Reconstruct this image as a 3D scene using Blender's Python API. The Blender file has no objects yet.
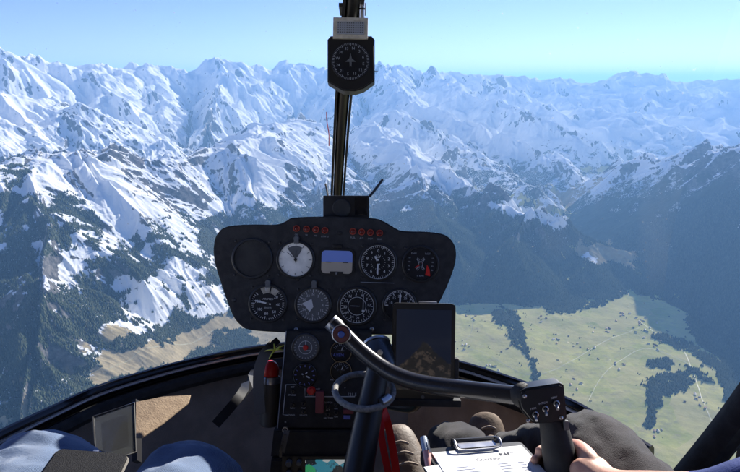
import bpy, bmesh, math, random, time
import numpy as np
from mathutils import Vector, Matrix
T0 = time.time()
sc = bpy.context.scene
COL = sc.collection
R = math.radians
# ------------------------------------------------------------------ camera
F = 570.0                      # focal length in pixels of a 740 px wide picture
PITCH = math.atan(156 / F)
cam_d = bpy.data.cameras.new('camera'); cam = bpy.data.objects.new('camera', cam_d); COL.objects.link(cam)
cam_d.sensor_width = 36; cam_d.lens = 36 * F / 740
cam_d.clip_start = 0.02; cam_d.clip_end = 300000
cam.location = (0, 0, 0); cam.rotation_euler = (math.pi / 2 - PITCH, 0, 0)
sc.camera = cam
SUN_EL, SUN_AZ = R(25), R(38)      # azimuth to the right of the view direction (+y)
cP, sP = math.cos(PITCH), math.sin(PITCH)

def ray(px, py):
    x = (px - 370) / F; v = (236 - py) / F
    return np.array([x, cP + v * sP, -sP + v * cP])

def far_point(px, py, d):           # a point seen there, d metres away over the ground
    r = ray(px, py); h = math.hypot(r[0], r[1])
    return r * (d / h)

def tag(o, label=None, cat=None, group=None, kind=None):
    if label: o['label'] = label
    if cat: o['category'] = cat
    if group: o['group'] = group
    if kind: o['kind'] = kind
    return o

# ------------------------------------------------------------------ node helpers
class NT:
    def __init__(s, name):
        s.m = bpy.data.materials.new(name); s.m.use_nodes = True; s.t = s.m.node_tree; s.t.nodes.clear()
        s.out = s.n('ShaderNodeOutputMaterial')
    def n(s, typ, **kw):
        o = s.t.nodes.new(typ)
        for k, v in kw.items():
            if k.startswith('_'): setattr(o, k[1:], v)
            else:
                k2 = k.replace('__', ' '); i = o.inputs[int(k[1:])] if k[0] == 'i' and k[1:].isdigit() else o.inputs[k2]
                if hasattr(v, 'links') or isinstance(v, bpy.types.NodeSocket): s.t.links.new(v, i)
                else: i.default_value = v
        return o
    def mix(s, f, a, b):
        o = s.n('ShaderNodeMix', _data_type='RGBA')
        for i, v in ((0, f), (6, a), (7, b)):
            if isinstance(v, bpy.types.NodeSocket): s.t.links.new(v, o.inputs[i])
            else: o.inputs[i].default_value = v if i == 0 else (*v, 1)
        return o.outputs[2]
    def math(s, op, a, b=0.0, c=0.0):
        o = s.n('ShaderNodeMath', _operation=op)
        for i, v in enumerate((a, b, c)):
            if isinstance(v, bpy.types.NodeSocket): s.t.links.new(v, o.inputs[i])
            else: o.inputs[i].default_value = v
        return o.outputs[0]
    def noise(s, scale, detail=4, rough=.55, vec=None, dist=0):
        o = s.n('ShaderNodeTexNoise', Scale=scale, Detail=detail, Roughness=rough, Distortion=dist)
        if vec is None: vec = s.coord()
        s.t.links.new(vec, o.inputs['Vector']); return o.outputs['Fac']
    def coord(s):
        if not hasattr(s, '_c'): s._c = s.n('ShaderNodeTexCoord').outputs['Object']
        return s._c
    def ramp(s, f, a, b, lo=0.0, hi=1.0):
        o = s.n('ShaderNodeMapRange', _interpolation_type='SMOOTHSTEP')
        s.t.links.new(f, o.inputs[0])
        for i, v in ((1, a), (2, b), (3, lo), (4, hi)): o.inputs[i].default_value = v
        return o.outputs[0]
    def finish(s, **kw):
        b = s.n('ShaderNodeBsdfPrincipled', **kw); s.t.links.new(b.outputs[0], s.out.inputs[0]); return s.m

def pmat(name, c, rough=.7, spec=.4, metal=0, noise=0, nscale=40, c2=None, bump=0, bscale=200, **kw):
    t = NT(name); base = (*c, 1)
    kws = dict(Roughness=rough, Metallic=metal); kws['Specular IOR Level'] = spec
    if c2 is not None:
        base = t.mix(t.ramp(t.noise(nscale, 5, .6), .35, .65), c, c2)
    b = t.n('ShaderNodeBsdfPrincipled', Roughness=rough, Metallic=metal)
    b.inputs['Specular IOR Level'].default_value = spec
    if isinstance(base, tuple): b.inputs[0].default_value = base
    else: t.t.links.new(base, b.inputs[0])
    for k, v in kw.items(): b.inputs[k.replace('_', ' ')].default_value = v
    if bump:
        bp = t.n('ShaderNodeBump', Strength=bump, Distance=.002); t.t.links.new(t.noise(bscale, 4, .6), bp.inputs['Height']); t.t.links.new(bp.outputs[0], b.inputs['Normal'])
    if noise:
        rr_ = t.math('ADD', rough - noise / 2, t.math('MULTIPLY', t.noise(nscale, 5, .6), noise)); t.t.links.new(rr_, b.inputs['Roughness'])
    t.t.links.new(b.outputs[0], t.out.inputs[0]); return t.m
# ------------------------------------------------------------------ noise
rng = np.random.RandomState(7)
_A = rng.rand(65536).astype(np.float32) * 2 * np.pi
_GX, _GY = np.cos(_A), np.sin(_A)
_U, _V = rng.rand(65536).astype(np.float32), rng.rand(65536).astype(np.float32)
def _h(ix, iy, s): return ((ix * 73856093) ^ (iy * 19349663) ^ (s * 83492791)) & 65535
def perlin(x, y, s=0):
    ix = np.floor(x).astype(np.int64); iy = np.floor(y).astype(np.int64)
    fx = (x - ix).astype(np.float32); fy = (y - iy).astype(np.float32)
    u = fx * fx * fx * (fx * (fx * 6 - 15) + 10); v = fy * fy * fy * (fy * (fy * 6 - 15) + 10)
    def g(dx, dy):
        k = _h(ix + dx, iy + dy, s); return _GX[k] * (fx - dx) + _GY[k] * (fy - dy)
    a = g(0, 0); b = g(1, 0); c = g(0, 1); d = g(1, 1)
    a += (b - a) * u; c += (d - c) * u
    return (a + (c - a) * v) * 1.5
def fbm(x, y, o, s=0, gain=.5):
    r = 0; a = 1; f = 1
    for i in range(o): r = r + a * perlin(x * f, y * f, s + i); a *= gain; f *= 2.03
    return r
def sstep(a, b, x):
    t = np.clip((x - a) / (b - a), 0, 1); return t * t * (3 - 2 * t)

# ------------------------------------------------------------------ shaping kit
V3 = Vector
CR_, CU_, CN_ = V3((1, 0, 0)), V3((0, sP, cP)), V3((0, -cP, sP))     # right, up, towards the viewer, as the panel leans
def P(px, py, d): return V3(ray(px, py)) * d
def FM(px, py, d, z=0.0, rot=0.0, base=None):
    """matrix of a spot on the leaning instrument face"""
    o = P(px, py, d) + CN_ * z
    m = Matrix((( CR_.x, CU_.x, CN_.x, o.x), (CR_.y, CU_.y, CN_.y, o.y), (CR_.z, CU_.z, CN_.z, o.z), (0, 0, 0, 1)))
    return m @ Matrix.Rotation(R(rot), 4, 'Z')
def add(bm, src, M=None):
    if M is not None: bmesh.ops.transform(src, matrix=M, verts=src.verts)
    me = bpy.data.meshes.new('tmp'); src.to_mesh(me); bm.from_mesh(me); bpy.data.meshes.remove(me); src.free(); return bm
def box(bm, c, s, M=None, bev=0, seg=2):
    b = bmesh.new(); bmesh.ops.create_cube(b, size=1); bmesh.ops.scale(b, vec=s, verts=b.verts); bmesh.ops.translate(b, vec=c, verts=b.verts)
    if bev: bmesh.ops.bevel(b, geom=b.edges[:], offset=bev, segments=seg, affect='EDGES', profile=.7)
    return add(bm, b, M)
def spline(pts, n=8, closed=False):
    pts = [V3(p) for p in pts]; N_ = len(pts); out = []
    for i in range(N_ if closed else N_ - 1):
        if closed: p0, p1, p2, p3 = pts[i-1], pts[i], pts[(i+1) % N_], pts[(i+2) % N_]
        else: p0, p1, p2, p3 = pts[max(i-1, 0)], pts[i], pts[i+1], pts[min(i+2, N_-1)]
        for k in range(n):
            t = k / n; out.append(.5 * ((2*p1) + (p2-p0)*t + (2*p0-5*p1+4*p2-p3)*t*t + (3*p1-p0-3*p2+p3)*t**3))
    if not closed: out.append(pts[-1].copy())
    return out
def prism(bm, poly, z0, z1, M=None, bev=0, seg=2):
    b = bmesh.new(); lo = [b.verts.new((p[0], p[1], z0)) for p in poly]; f = b.faces.new(lo)
    r = bmesh.ops.extrude_face_region(b, geom=[f]); vs = [g for g in r['geom'] if isinstance(g, bmesh.types.BMVert)]
    bmesh.ops.translate(b, vec=(0, 0, z1 - z0), verts=vs)
    if bev:
        ed = [e for e in b.edges if abs(e.verts[0].co.z - e.verts[1].co.z) < 1e-7]
        bmesh.ops.bevel(b, geom=ed, offset=bev, segments=seg, affect='EDGES')
    bmesh.ops.recalc_face_normals(b, faces=b.faces); return add(bm, b, M)
def lathe(bm, prof, M=None, seg=40, closed=False):
    b = bmesh.new(); rings = []
    for r_, z in prof:
        if r_ < 1e-6: rings.append([b.verts.new((0, 0, z))])
        else: rings.append([b.verts.new((r_ * math.cos(2*math.pi*k/seg), r_ * math.sin(2*math.pi*k/seg), z)) for k in range(seg)])
    prs = list(zip(rings[:-1], rings[1:])) + ([(rings[-1], rings[0])] if closed else [])
    for A, B in prs:
        for k in range(seg):
            a, c = A[k % len(A)], A[(k+1) % len(A)]; d, e = B[k % len(B)], B[(k+1) % len(B)]
            q = []
            for v in (a, c, e, d):
                if v not in q: q.append(v)
            if len(q) > 2: b.faces.new(q)
    bmesh.ops.recalc_face_normals(b, faces=b.faces); return add(bm, b, M)
def tube(bm, pts, rad, seg=14, n=8, flat=1.0, up=None, smooth=True, caps=True, closed=False):
    if not isinstance(rad, (list, tuple)): rad = [rad] * len(pts)
    q = spline([tuple(V3(p)) for p in pts], n, closed) if smooth else [V3(p) for p in pts]
    m = n if smooth else 1
    rr = []
    for i in range(len(q)):
        t = i / m; a = min(int(t), len(rad) - 1); c = (a + 1) % len(rad) if closed else min(a + 1, len(rad) - 1); rr.append(rad[a] + (rad[c] - rad[a]) * (t - int(t)))
    b = bmesh.new(); rings = []; prev = None; N_ = len(q)
    for i in range(N_):
        d = (q[(i+1) % N_] - q[i-1]) if closed else (q[min(i+1, N_-1)] - q[max(i-1, 0)])
        d.normalize()
        if prev is None:
            ref = V3(up) if up is not None else (V3((0, 0, 1)) if abs(d.z) < .9 else V3((0, 1, 0)))
            u = (ref - d * ref.dot(d)).normalized()
        else: u = (prev - d * prev.dot(d)).normalized()
        prev = u; w_ = d.cross(u)
        rings.append([b.verts.new(q[i] + (w_ * math.cos(2*math.pi*k/seg) + u * flat * math.sin(2*math.pi*k/seg)) * rr[i]) for k in range(seg)])
    L = list(zip(rings[:-1], rings[1:])) + ([(rings[-1], rings[0])] if closed else [])
    for A, B in L:
        for k in range(seg): b.faces.new((A[k], A[(k+1) % seg], B[(k+1) % seg], B[k]))
    if caps and not closed: b.faces.new(rings[0][::-1]); b.faces.new(rings[-1])
    bmesh.ops.recalc_face_normals(b, faces=b.faces); return add(bm, b)
def strip(bm, pts, wdt, thick, up, n=6):
    """a flat band along points"""
    q = spline(pts, n); b = bmesh.new(); rings = []
    for i in range(len(q)):
        d = (q[min(i+1, len(q)-1)] - q[max(i-1, 0)]).normalized(); u = V3(up); u = (u - d * u.dot(d)).normalized(); s_ = d.cross(u)
        rings.append([b.verts.new(q[i] + s_ * a * wdt / 2 + u * c * thick / 2) for a, c in ((-1,-1),(1,-1),(1,1),(-1,1))])
    for A, B in zip(rings[:-1], rings[1:]):
        for k in range(4): b.faces.new((A[k], A[(k+1) % 4], B[(k+1) % 4], B[k]))
    b.faces.new(rings[0][::-1]); b.faces.new(rings[-1]); bmesh.ops.recalc_face_normals(b, faces=b.faces); return add(bm, b)
_tc = {}
def text(bm, s, size, M, thick=0.0):
    if s not in _tc:
        cu = bpy.data.curves.new('t', 'FONT'); cu.body = s; cu.size = 1; cu.align_x = 'CENTER'; cu.align_y = 'CENTER'; cu.resolution_u = 2
        o = bpy.data.objects.new('t', cu); me = o.to_mesh(); v = [tuple(x.co) for x in me.vertices]; f = [tuple(p.vertices) for p in me.polygons]
        o.to_mesh_clear(); bpy.data.objects.remove(o); bpy.data.curves.remove(cu); _tc[s] = (v, f)
    v, f = _tc[s]; b = bmesh.new(); vs = [b.verts.new((x * size, y * size, 0)) for x, y, z in v]
    for q in f:
        try: b.faces.new([vs[i] for i in q])
        except ValueError: pass
    return add(bm, b, M)
class Thing:
    def __init__(s, name, label, cat, loc, group=None, rot=None, kind=None):
        s.o = bpy.data.objects.new(name, None); COL.objects.link(s.o); s.o.empty_display_size = .05
        s.o.location = loc; s.M = Matrix.Translation(V3(loc)); s.Mi = s.M.inverted(); tag(s.o, label, cat, group, kind)
    def part(s, name, bm, mat, parent=None, label=None, flat=False, ang=35):
        if isinstance(bm, bmesh.types.BMesh):
            bmesh.ops.transform(bm, matrix=s.Mi, verts=bm.verts); me = bpy.data.meshes.new(name)
            if not flat:
                for f in bm.faces: f.smooth = True
                for e in bm.edges:
                    if len(e.link_faces) == 2 and e.calc_face_angle(0) > R(ang): e.smooth = False
            bm.to_mesh(me); bm.free()
        else: me = bm; me.transform(s.Mi); me.name = name
        for m in (mat if isinstance(mat, list) else [mat]): me.materials.append(m)
        o = bpy.data.objects.new(name, me); COL.objects.link(o); o.parent = parent or s.o
        if label: o['label'] = label
        return o
def skin(nodes, edges, sub=2, voxel=None, smooth=4, root=0):
    """nodes: (point, radius) -> one continuous mesh"""
    me = bpy.data.meshes.new('s'); me.from_pydata([tuple(p) for p, r in nodes], edges, []); o = bpy.data.objects.new('s', me); COL.objects.link(o)
    md = o.modifiers.new('a', 'SKIN'); md.use_smooth_shade = True; md.branch_smoothing = .6
    for i, (p, r) in enumerate(nodes):
        r = r if isinstance(r, tuple) else (r, r); me.skin_vertices[0].data[i].radius = r; me.skin_vertices[0].data[i].use_root = i == root
    if sub: md = o.modifiers.new('b', 'SUBSURF'); md.levels = sub; md.render_levels = sub
    if voxel:
        md = o.modifiers.new('c', 'REMESH'); md.mode = 'VOXEL'; md.voxel_size = voxel; md.use_smooth_shade = True
        md = o.modifiers.new('d', 'SMOOTH'); md.factor = .5; md.iterations = smooth
    dg = bpy.context.evaluated_depsgraph_get(); out = bpy.data.meshes.new_from_object(o.evaluated_get(dg)); bpy.data.objects.remove(o); bpy.data.meshes.remove(me)
    for p in out.polygons: p.use_smooth = True
    return out
def crumple(me, amp, sc_, seed=0, stretch=(1, 1, 1), keep=None):
    co = np.empty(len(me.vertices) * 3, np.float32); me.vertices.foreach_get('co', co); co = co.reshape(-1, 3)
    nn = np.array([tuple(v.normal) for v in me.vertices], np.float32)
    q = co * np.array(stretch) * sc_
    d = (1 - 2 * np.abs(perlin(q[:, 0] + q[:, 2] * .7, q[:, 1] + q[:, 2] * .5 - q[:, 0] * .3, seed))) + .5 * perlin(q[:, 0] * 2.3, q[:, 1] * 2.3 + q[:, 2] * 2, seed + 1)
    co += nn * (d * amp)[:, None]; me.vertices.foreach_set('co', co.ravel()); me.update()
    return me
# ------------------------------------------------------------------ cabin materials
K = dict(
 black=pmat('black_crinkle_paint', (.014,.014,.016), .6, .3, c2=(.026,.026,.028), nscale=60, bump=.25, bscale=900),
 plastic=pmat('black_plastic', (.011,.011,.012), .38, .45, noise=.15, nscale=30),
 rubber=pmat('dull_black_rubber', (.02,.02,.021), .7, .3, c2=(.035,.034,.033), nscale=25, bump=.2),
 gloss=pmat('glossy_black', (.007,.007,.009), .12, .5),
 dial=pmat('dial_black', (.006,.006,.008), .5, .3),
 white=pmat('dial_white', (.55,.56,.57), .6), dim=pmat('dial_grey_print', (.28,.3,.33), .6),
 pale=pmat('pale_dial_glare', (.85,.83,.77), .4, .4, c2=(.66,.65,.60), nscale=28),  # pale: reflection on the gauge glass painted as dial colour
 red=pmat('red_plastic', (.55,.02,.015), .35), redlamp=pmat('red_lamp_glass', (.13,.012,.01), .25), ring=pmat('lamp_ring_orange_red', (.34,.05,.03), .4), dullred=pmat('dull_red_guard', (.22,.045,.05), .5),
 steel=pmat('brushed_steel', (.42,.42,.43), .32, .5, .95, noise=.2, nscale=60), dark_steel=pmat('dark_tube_metal', (.06,.062,.068), .3, .5, .75, noise=.2, nscale=45),
 tube=pmat('worn_black_tube', (.035,.034,.036), .26, .6, .35, noise=.12, nscale=35),
 grey=pmat('grey_paint', (.10,.105,.11), .5), beige=pmat('beige_card', (.46,.42,.34), .7, c2=(.34,.31,.25), nscale=90),
 tub=pmat('sun_patch_lining', (.25,.185,.125), .85, .2, c2=(.20,.145,.098), nscale=60, bump=.7, bscale=260),
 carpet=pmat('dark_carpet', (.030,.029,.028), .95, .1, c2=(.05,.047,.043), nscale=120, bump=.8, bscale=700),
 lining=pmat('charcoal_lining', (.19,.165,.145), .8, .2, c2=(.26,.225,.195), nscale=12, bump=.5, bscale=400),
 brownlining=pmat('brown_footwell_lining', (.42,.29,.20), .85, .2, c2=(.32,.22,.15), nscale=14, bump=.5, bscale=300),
 blue=pmat('blue_button', (.04,.08,.28), .3), base=pmat('button_base_maroon', (.09,.028,.03), .4), sky_b=pmat('horizon_blue', (.20,.29,.66), .4), earth=pmat('horizon_tan', (.42,.36,.28), .5),
 label=pmat('label_violet', (.16,.19,.55), .5), strap=pmat('grey_webbing', (.16,.15,.135), .9, .1, bump=.6, bscale=900), hose=pmat('grey_braided_hose', (.23,.225,.215), .6, c2=(.13,.13,.125), nscale=160, bump=.5, bscale=800),
 yellow=pmat('yellow_green_tie', (.50,.50,.05), .5), paper=pmat('white_paper', (.80,.81,.82), .8, .2), ink=pmat('print_ink', (.03,.035,.07), .7), inkl=pmat('faint_print_ink', (.32,.35,.48), .8),
 clear=None, leather=pmat('black_notebook_leather', (.004,.004,.006), .7, .2, c2=(.008,.008,.009), nscale=200, bump=.9, bscale=800),
 bottle=pmat('olive_grey_bottle', (.075,.068,.058), .45), tan=pmat('tan_shoe_leather', (.14,.10,.072), .6, c2=(.085,.062,.046), nscale=40, bump=.4), sole=pmat('pale_shoe_sole', (.36,.32,.27), .7), lace=pmat('shoe_lace', (.26,.21,.17), .9),
 brown=pmat('brown_shoe_suede', (.10,.072,.05), .8, .2, c2=(.15,.11,.08), nscale=50, bump=.4), ribbon=pmat('red_ribbon', (.62,.012,.012), .6, .3),
)
def glass_mat(name, tint, ior, rough=0.0, milk=0.0):
    t = NT(name); tr = t.n('ShaderNodeBsdfTransparent'); tr.inputs[0].default_value = (*tint, 1)
    gl = t.n('ShaderNodeBsdfGlossy', Roughness=rough); fr = t.n('ShaderNodeFresnel', IOR=ior); m = t.n('ShaderNodeMixShader')
    t.t.links.new(fr.outputs[0], m.inputs[0]); t.t.links.new(tr.outputs[0], m.inputs[1]); t.t.links.new(gl.outputs[0], m.inputs[2]); o = m
    if milk:
        df = t.n('ShaderNodeBsdfDiffuse'); df.inputs[0].default_value = (.5, .5, .48, 1); tl = t.n('ShaderNodeBsdfTranslucent'); tl.inputs[0].default_value = (.5, .5, .48, 1)
        a = t.n('ShaderNodeMixShader'); a.inputs[0].default_value = .5; t.t.links.new(df.outputs[0], a.inputs[1]); t.t.links.new(tl.outputs[0], a.inputs[2])
        o = t.n('ShaderNodeMixShader'); o.inputs[0].default_value = milk; t.t.links.new(m.outputs[0], o.inputs[1]); t.t.links.new(a.outputs[0], o.inputs[2])
    t.t.links.new(o.outputs[0], t.out.inputs[0]); return t.m
K['glass'] = glass_mat('windshield_acrylic', (.985, .99, .985), 1.12, 0, .02)
_t = K['glass'].node_tree; _mx = [n for n in _t.nodes if n.type == 'MIX_SHADER' and not n.inputs[0].is_linked and abs(n.inputs[0].default_value - .02) < 1e-4][0]
_c = _t.nodes.new('ShaderNodeTexCoord'); _n = _t.nodes.new('ShaderNodeTexNoise'); _n.inputs['Scale'].default_value = 2.2; _n.inputs['Detail'].default_value = 6; _n.inputs['Distortion'].default_value = 1.2
_s = _t.nodes.new('ShaderNodeTexNoise'); _s.inputs['Scale'].default_value = 130; _s.inputs['Detail'].default_value = 1
_r = _t.nodes.new('ShaderNodeMapRange'); _r.inputs[1].default_value = .48; _r.inputs[2].default_value = .75; _r.inputs[4].default_value = .05
_q = _t.nodes.new('ShaderNodeMapRange'); _q.inputs[1].default_value = .76; _q.inputs[2].default_value = .80; _q.inputs[4].default_value = .3
_a = _t.nodes.new('ShaderNodeMath'); _a.operation = 'ADD'
for _x in (_n, _s): _t.links.new(_c.outputs['Object'], _x.inputs['Vector'])
_t.links.new(_n.outputs['Fac'], _r.inputs[0]); _t.links.new(_s.outputs['Fac'], _q.inputs[0]); _t.links.new(_r.outputs[0], _a.inputs[0]); _t.links.new(_q.outputs[0], _a.inputs[1]); _t.links.new(_a.outputs[0], _mx.inputs[0])
K['clear'] = glass_mat('clear_glare_sheet', (.75, .78, .76), 1.45, .12, .08)
B = bmesh.new
D0 = 1.15; S0 = D0 / F
# ------------------------------------------------------------------ the helicopter's cabin
heli = Thing('helicopter', 'helicopter cabin with black windshield frame, tan lined nose tub and centre post', 'helicopter', (-.1, .3, -1.12))
def on_z(px, py, z):
    r = V3(ray(px, py)); return r * (z / r.z)
ZB = -.70
bow = [on_z(a, b, ZB) for a, b in [(-60,472),(0,440),(60,411),(100,393),(150,377),(200,364),(262,352),(330,347),(400,353),(455,367),(500,381),(560,403),(600,424),(650,455)]]
rim_path = [V3((-.80,-1.0,ZB)), V3((-.82,.2,ZB)), V3((-.80,.62,ZB))] + bow[0:] + [V3((.585,.72,ZB)), V3((.62,.3,ZB)), V3((.62,-1.0,ZB))]
b = B(); tube(b, bow, .0125, 10, 8, flat=1.7); heli.part('windshield_frame', b, K['gloss']); wf = heli.o.children[-1]
b = B(); tube(b, [p + V3((-.1 - p.x, .25 - p.y, 0)).normalized() * .016 + V3((0, 0, .004)) for p in bow], .0045, 8, 8); heli.part('frame_highlight', b, K['steel'], wf)  # grey highlight along the frame, built as a thin steel tube
b = B(); tube(b, [p + V3((-.1 - p.x, .25 - p.y, 0)).normalized() * .034 + V3((0, 0, -.024)) for p in bow], .013, 8, 8, flat=1.3); heli.part('frame_flange', b, K['black'], wf)
path = spline(rim_path, 6)
def ring_at(k, z, off=0.0):
    c = V3((-.1, .25, 0)); out = []
    for p in path:
        d = V3((p.x - c.x, p.y - c.y, 0)); q = c + V3((d.x * (1 - (1 - k) * .45), d.y * k, 0)); q += d.normalized() * off; q.z = z; out.append(q)
    return out
def loft(levels, bm=None):
    b = bm or bmesh.new(); rings = [[b.verts.new(p) for p in lv] for lv in levels]
    for A, C in zip(rings[:-1], rings[1:]):
        for i in range(len(A) - 1): b.faces.new((A[i], A[i+1], C[i+1], C[i]))
    return b
inner = [(1.0,-.725),(.985,-.78),(.955,-.86),(.90,-.95),(.82,-1.03),(.72,-1.085),(.6,-1.11)]
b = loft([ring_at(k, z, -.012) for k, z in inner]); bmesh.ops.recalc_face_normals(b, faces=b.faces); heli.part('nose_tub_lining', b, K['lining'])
b = B(); q_ = [P(136,402,1.12), P(163,396.5,1.145), P(190,395,1.17), P(188,403,1.15), P(162,424,1.085), P(141,438,1.04), P(136,438,1.035)]  # sun patch on the lining, its outline cut as a tan panel
f_ = b.faces.new([b.verts.new(p) for p in q_]); r_ = bmesh.ops.extrude_face_region(b, geom=[f_]); bmesh.ops.translate(b, vec=(.001,.002,-.002), verts=[g for g in r_['geom'] if isinstance(g, bmesh.types.BMVert)]); bmesh.ops.recalc_face_normals(b, faces=b.faces); heli.part('sun_patch_panel', b, K['tub'], flat=True)
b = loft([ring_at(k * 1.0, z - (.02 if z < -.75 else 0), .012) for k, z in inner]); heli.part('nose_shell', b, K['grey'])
b = B(); fl = [(p.x, p.y) for p in ring_at(.66, 0)]; prism(b, fl, -1.125, -1.10); heli.part('cabin_floor', b, K['carpet'])
# centre post
pc = [P(337, 207, 1.42), P(337.5, 195, 1.40), P(342, 118, 1.19), P(348, 45, .99), P(353.5, 0, .9), P(358, -60, .83)]
b = B(); tube(b, pc, [.0105, .0105, .0115, .012, .0125, .0125], 16, 6, flat=1.0); post = heli.part('centre_post', b, K['plastic'])
for sgn in (-1, 1):
    b = B(); strip(b, [p + CR_ * sgn * .0145 + CN_ * -.006 for p in pc], .005, .026, (0, 1, .4)); heli.part('post_channel', b, K['black'], post)
b = B(); strip(b, [p + CN_ * .0125 for p in pc[:-1]], .009, .003, (0, -1, .3)); heli.part('post_cover', b, K['black'], post)
for q in (4, 14, 24):
    b = B(); lathe(b, [(.0045,-.006),(.0045,.006),(0,.006)], Matrix.Translation(P(362, q, .9)), 10); heli.part('rivet', b, K['steel'], post)
for q in (9.5, 31):
    b = B(); box(b, (0,0,0), (.043,.006,.04), FM(353 - q * .05, q, .93), .001); heli.part('post_clamp', b, K['plastic'], post)
# windshield
lv = [(1.0, 1.0, -.70), (1.03, 1.01, -.6), (1.06, 1.02, -.45), (1.065, 1.02, -.3), (1.02, 1.0, -.15), (.95, .97, 0), (.83, .91, .15), (.62, .8, .29)]
bp = spline(bow, 4)
b = loft([[V3((-.1 + (p.x + .1) * h, p.y * g, z)) for p in bp] for g, h, z in lv]); bmesh.ops.recalc_face_normals(b, faces=b.faces); heli.part('windshield', b, K['glass'], flat=False, ang=80)
# posts, doors, roof, rear wall
rp = lambda q: (q[0], q[1] - .023 * q[2], q[2] + .023 * q[1])
b = B(); tube(b, [rp(q) for q in ((.475,.80,-.76), (.560,.742,-.478), (.60,.64,-.1), (.50,.46,.30))], .017, 10, 8, flat=1.5); heli.part('door_post', b, K['black'])
b = B(); tube(b, [rp(q) for q in ((.497,.79,-.76), (.582,.735,-.478), (.622,.63,-.1), (.52,.45,.30))], .009, 8, 8); heli.part('door_seal', b, K['rubber'])
b = B(); tube(b, [(-.80,.86,-.73), (-.82,.76,-.478), (-.80,.63,-.1), (-.70,.46,.30)], .021, 10, 8, flat=1.5); heli.part('door_post', b, K['black'])
for x in (.645, -.83):
    b = B(); box(b, (x, -.075, -.84), (.03, 1.85, .56), None, .008); heli.part('door_panel', b, K['rubber'])
b = B(); prism(b, [(-.72,.5),(-.45,.76),(-.1,.83),(.28,.76),(.54,.5),(.60,-1),(-.80,-1)], .295, .33); heli.part('roof', b, K['lining'])
b = B(); box(b, (-.1,-1.0,-.40), (1.44,.04,1.42), None, .01); heli.part('rear_wall', b, K['lining'])
# struts and lining of the nose
b = B(); strip(b, [on_z(262,362,-.76), P(243,392,1.27), P(216,424,1.22)], .020, .02, (0,-1,.3)); heli.part('nose_brace', b, K['dial'])
b = B(); strip(b, [P(136,401,1.205), P(137,428,1.17), P(137,462,1.13)], .010, .02, (0,-1,.3)); heli.part('tub_rib', b, K['dial'])
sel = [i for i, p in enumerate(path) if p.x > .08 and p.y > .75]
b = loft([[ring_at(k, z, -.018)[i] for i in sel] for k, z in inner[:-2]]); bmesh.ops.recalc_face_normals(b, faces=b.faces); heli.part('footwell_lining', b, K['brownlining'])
b = B(); box(b, (-.25,.93,-1.06), (.15,.13,.06), None, .006); heli.part('pedal_box', b, K['rubber'])
b = B()
tube(b, [(-.60,.98,-.84), (-.16,1.02,-.84)], .009, 8, 2); tube(b, [(.02,1.10,-.90), (.34,1.10,-.90)], .009, 8, 2)
heli.part('pedal_bar', b, K['dark_steel'])
# ------------------------------------------------------------------ instrument panel
tilt = 1.8
pan = Thing('instrument_panel', 'mushroom shaped black instrument panel with round gauges and red warning lamps', 'instrument panel', P(335, 332, D0 + .05))
def ppt(px, py): return ((px - 335) * S0, (272 - py) * S0, 0)
outl = spline([ppt(*p) for p in [(213.5,246),(217,234),(227,226.5),(250,224.5),(276,224.5),(286,221),(294,217.5),(326,216.5),(371,218),(384,221.5),(396,228.5),(404,231),(430,232),(446,235.5),(455,246),(455.5,262),(449,282),(439,303),(425,326),(414,333),(392,335),(330,334),(280,332.5),(250,330),(240,325),(232,314),(222,287),(214.5,262)]], 5, True)
mp = FM(335, 272, D0)
b = B(); prism(b, outl, -.012, 0, mp, .003, 3); plate = pan.part('face_plate', b, K['black'])
b = B(); cxy = (0, -.0); prism(b, [(p[0] * .965, p[1] * .95) for p in outl], -.085, -.0125, mp, .012, 3); pan.part('instrument_housing', b, K['rubber'])
def ticks(bm, M, n, r0, r1, w_, a0=0, a1=360, major=0, rM=0, wM=0):
    for i in range(n + (0 if abs(a1 - a0) == 360 else 1)):
        a = R(a0 + (a1 - a0) * i / n); mj = major and i % major == 0
        ra, rb, ww = (rM, r1, wM) if mj else (r0, r1, w_)
        box(bm, ((ra + rb) / 2, 0, 0), (rb - ra, ww, .0003), M @ Matrix.Rotation(a, 4, 'Z'))
def arc(bm, M, r0, r1, a0, a1, n=24):
    b = bmesh.new(); A = [(b.verts.new((r0*math.cos(t), r0*math.sin(t), 0)), b.verts.new((r1*math.cos(t), r1*math.sin(t), 0))) for t in [R(a0 + (a1-a0)*i/n) for i in range(n+1)]]
    for p, q in zip(A[:-1], A[1:]): b.faces.new((p[0], p[1], q[1], q[0]))
    add(bm, b, M)
def gauge(px, py, rpx, dialm='dial', host=pan, D=D0, ring='plastic', screws=True, label=None, ringline=False):
    s_ = D / F; r_ = rpx * s_; M = FM(px, py, D, .0005, -tilt)
    b = B(); lathe(b, [(r_*1.13,0),(r_*1.13,.0022),(r_*1.08,.0035),(r_*1.0,.0035),(r_*.99,.001),(r_*.99,-.004)], M, 48); g = host.part('gauge', b, K[ring], label=label)
    b = B(); lathe(b, [(r_*.995,.0006),(0,.0006)], M, 48); host.part('dial', b, K[dialm], g)
    if screws:
        for ax, ay in ((1,1),(-1,1),(1,-1),(-1,-1)):
            b = B(); lathe(b, [(.0026,0),(.0026,.0008),(.0015,.0014),(0,.0014)], M @ Matrix.Translation((ax*r_*.93, ay*r_*.93, 0)), 12); host.part('screw', b, K['plastic'], g)
    return g, M @ Matrix.Translation((0, 0, .0012)), r_
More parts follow.
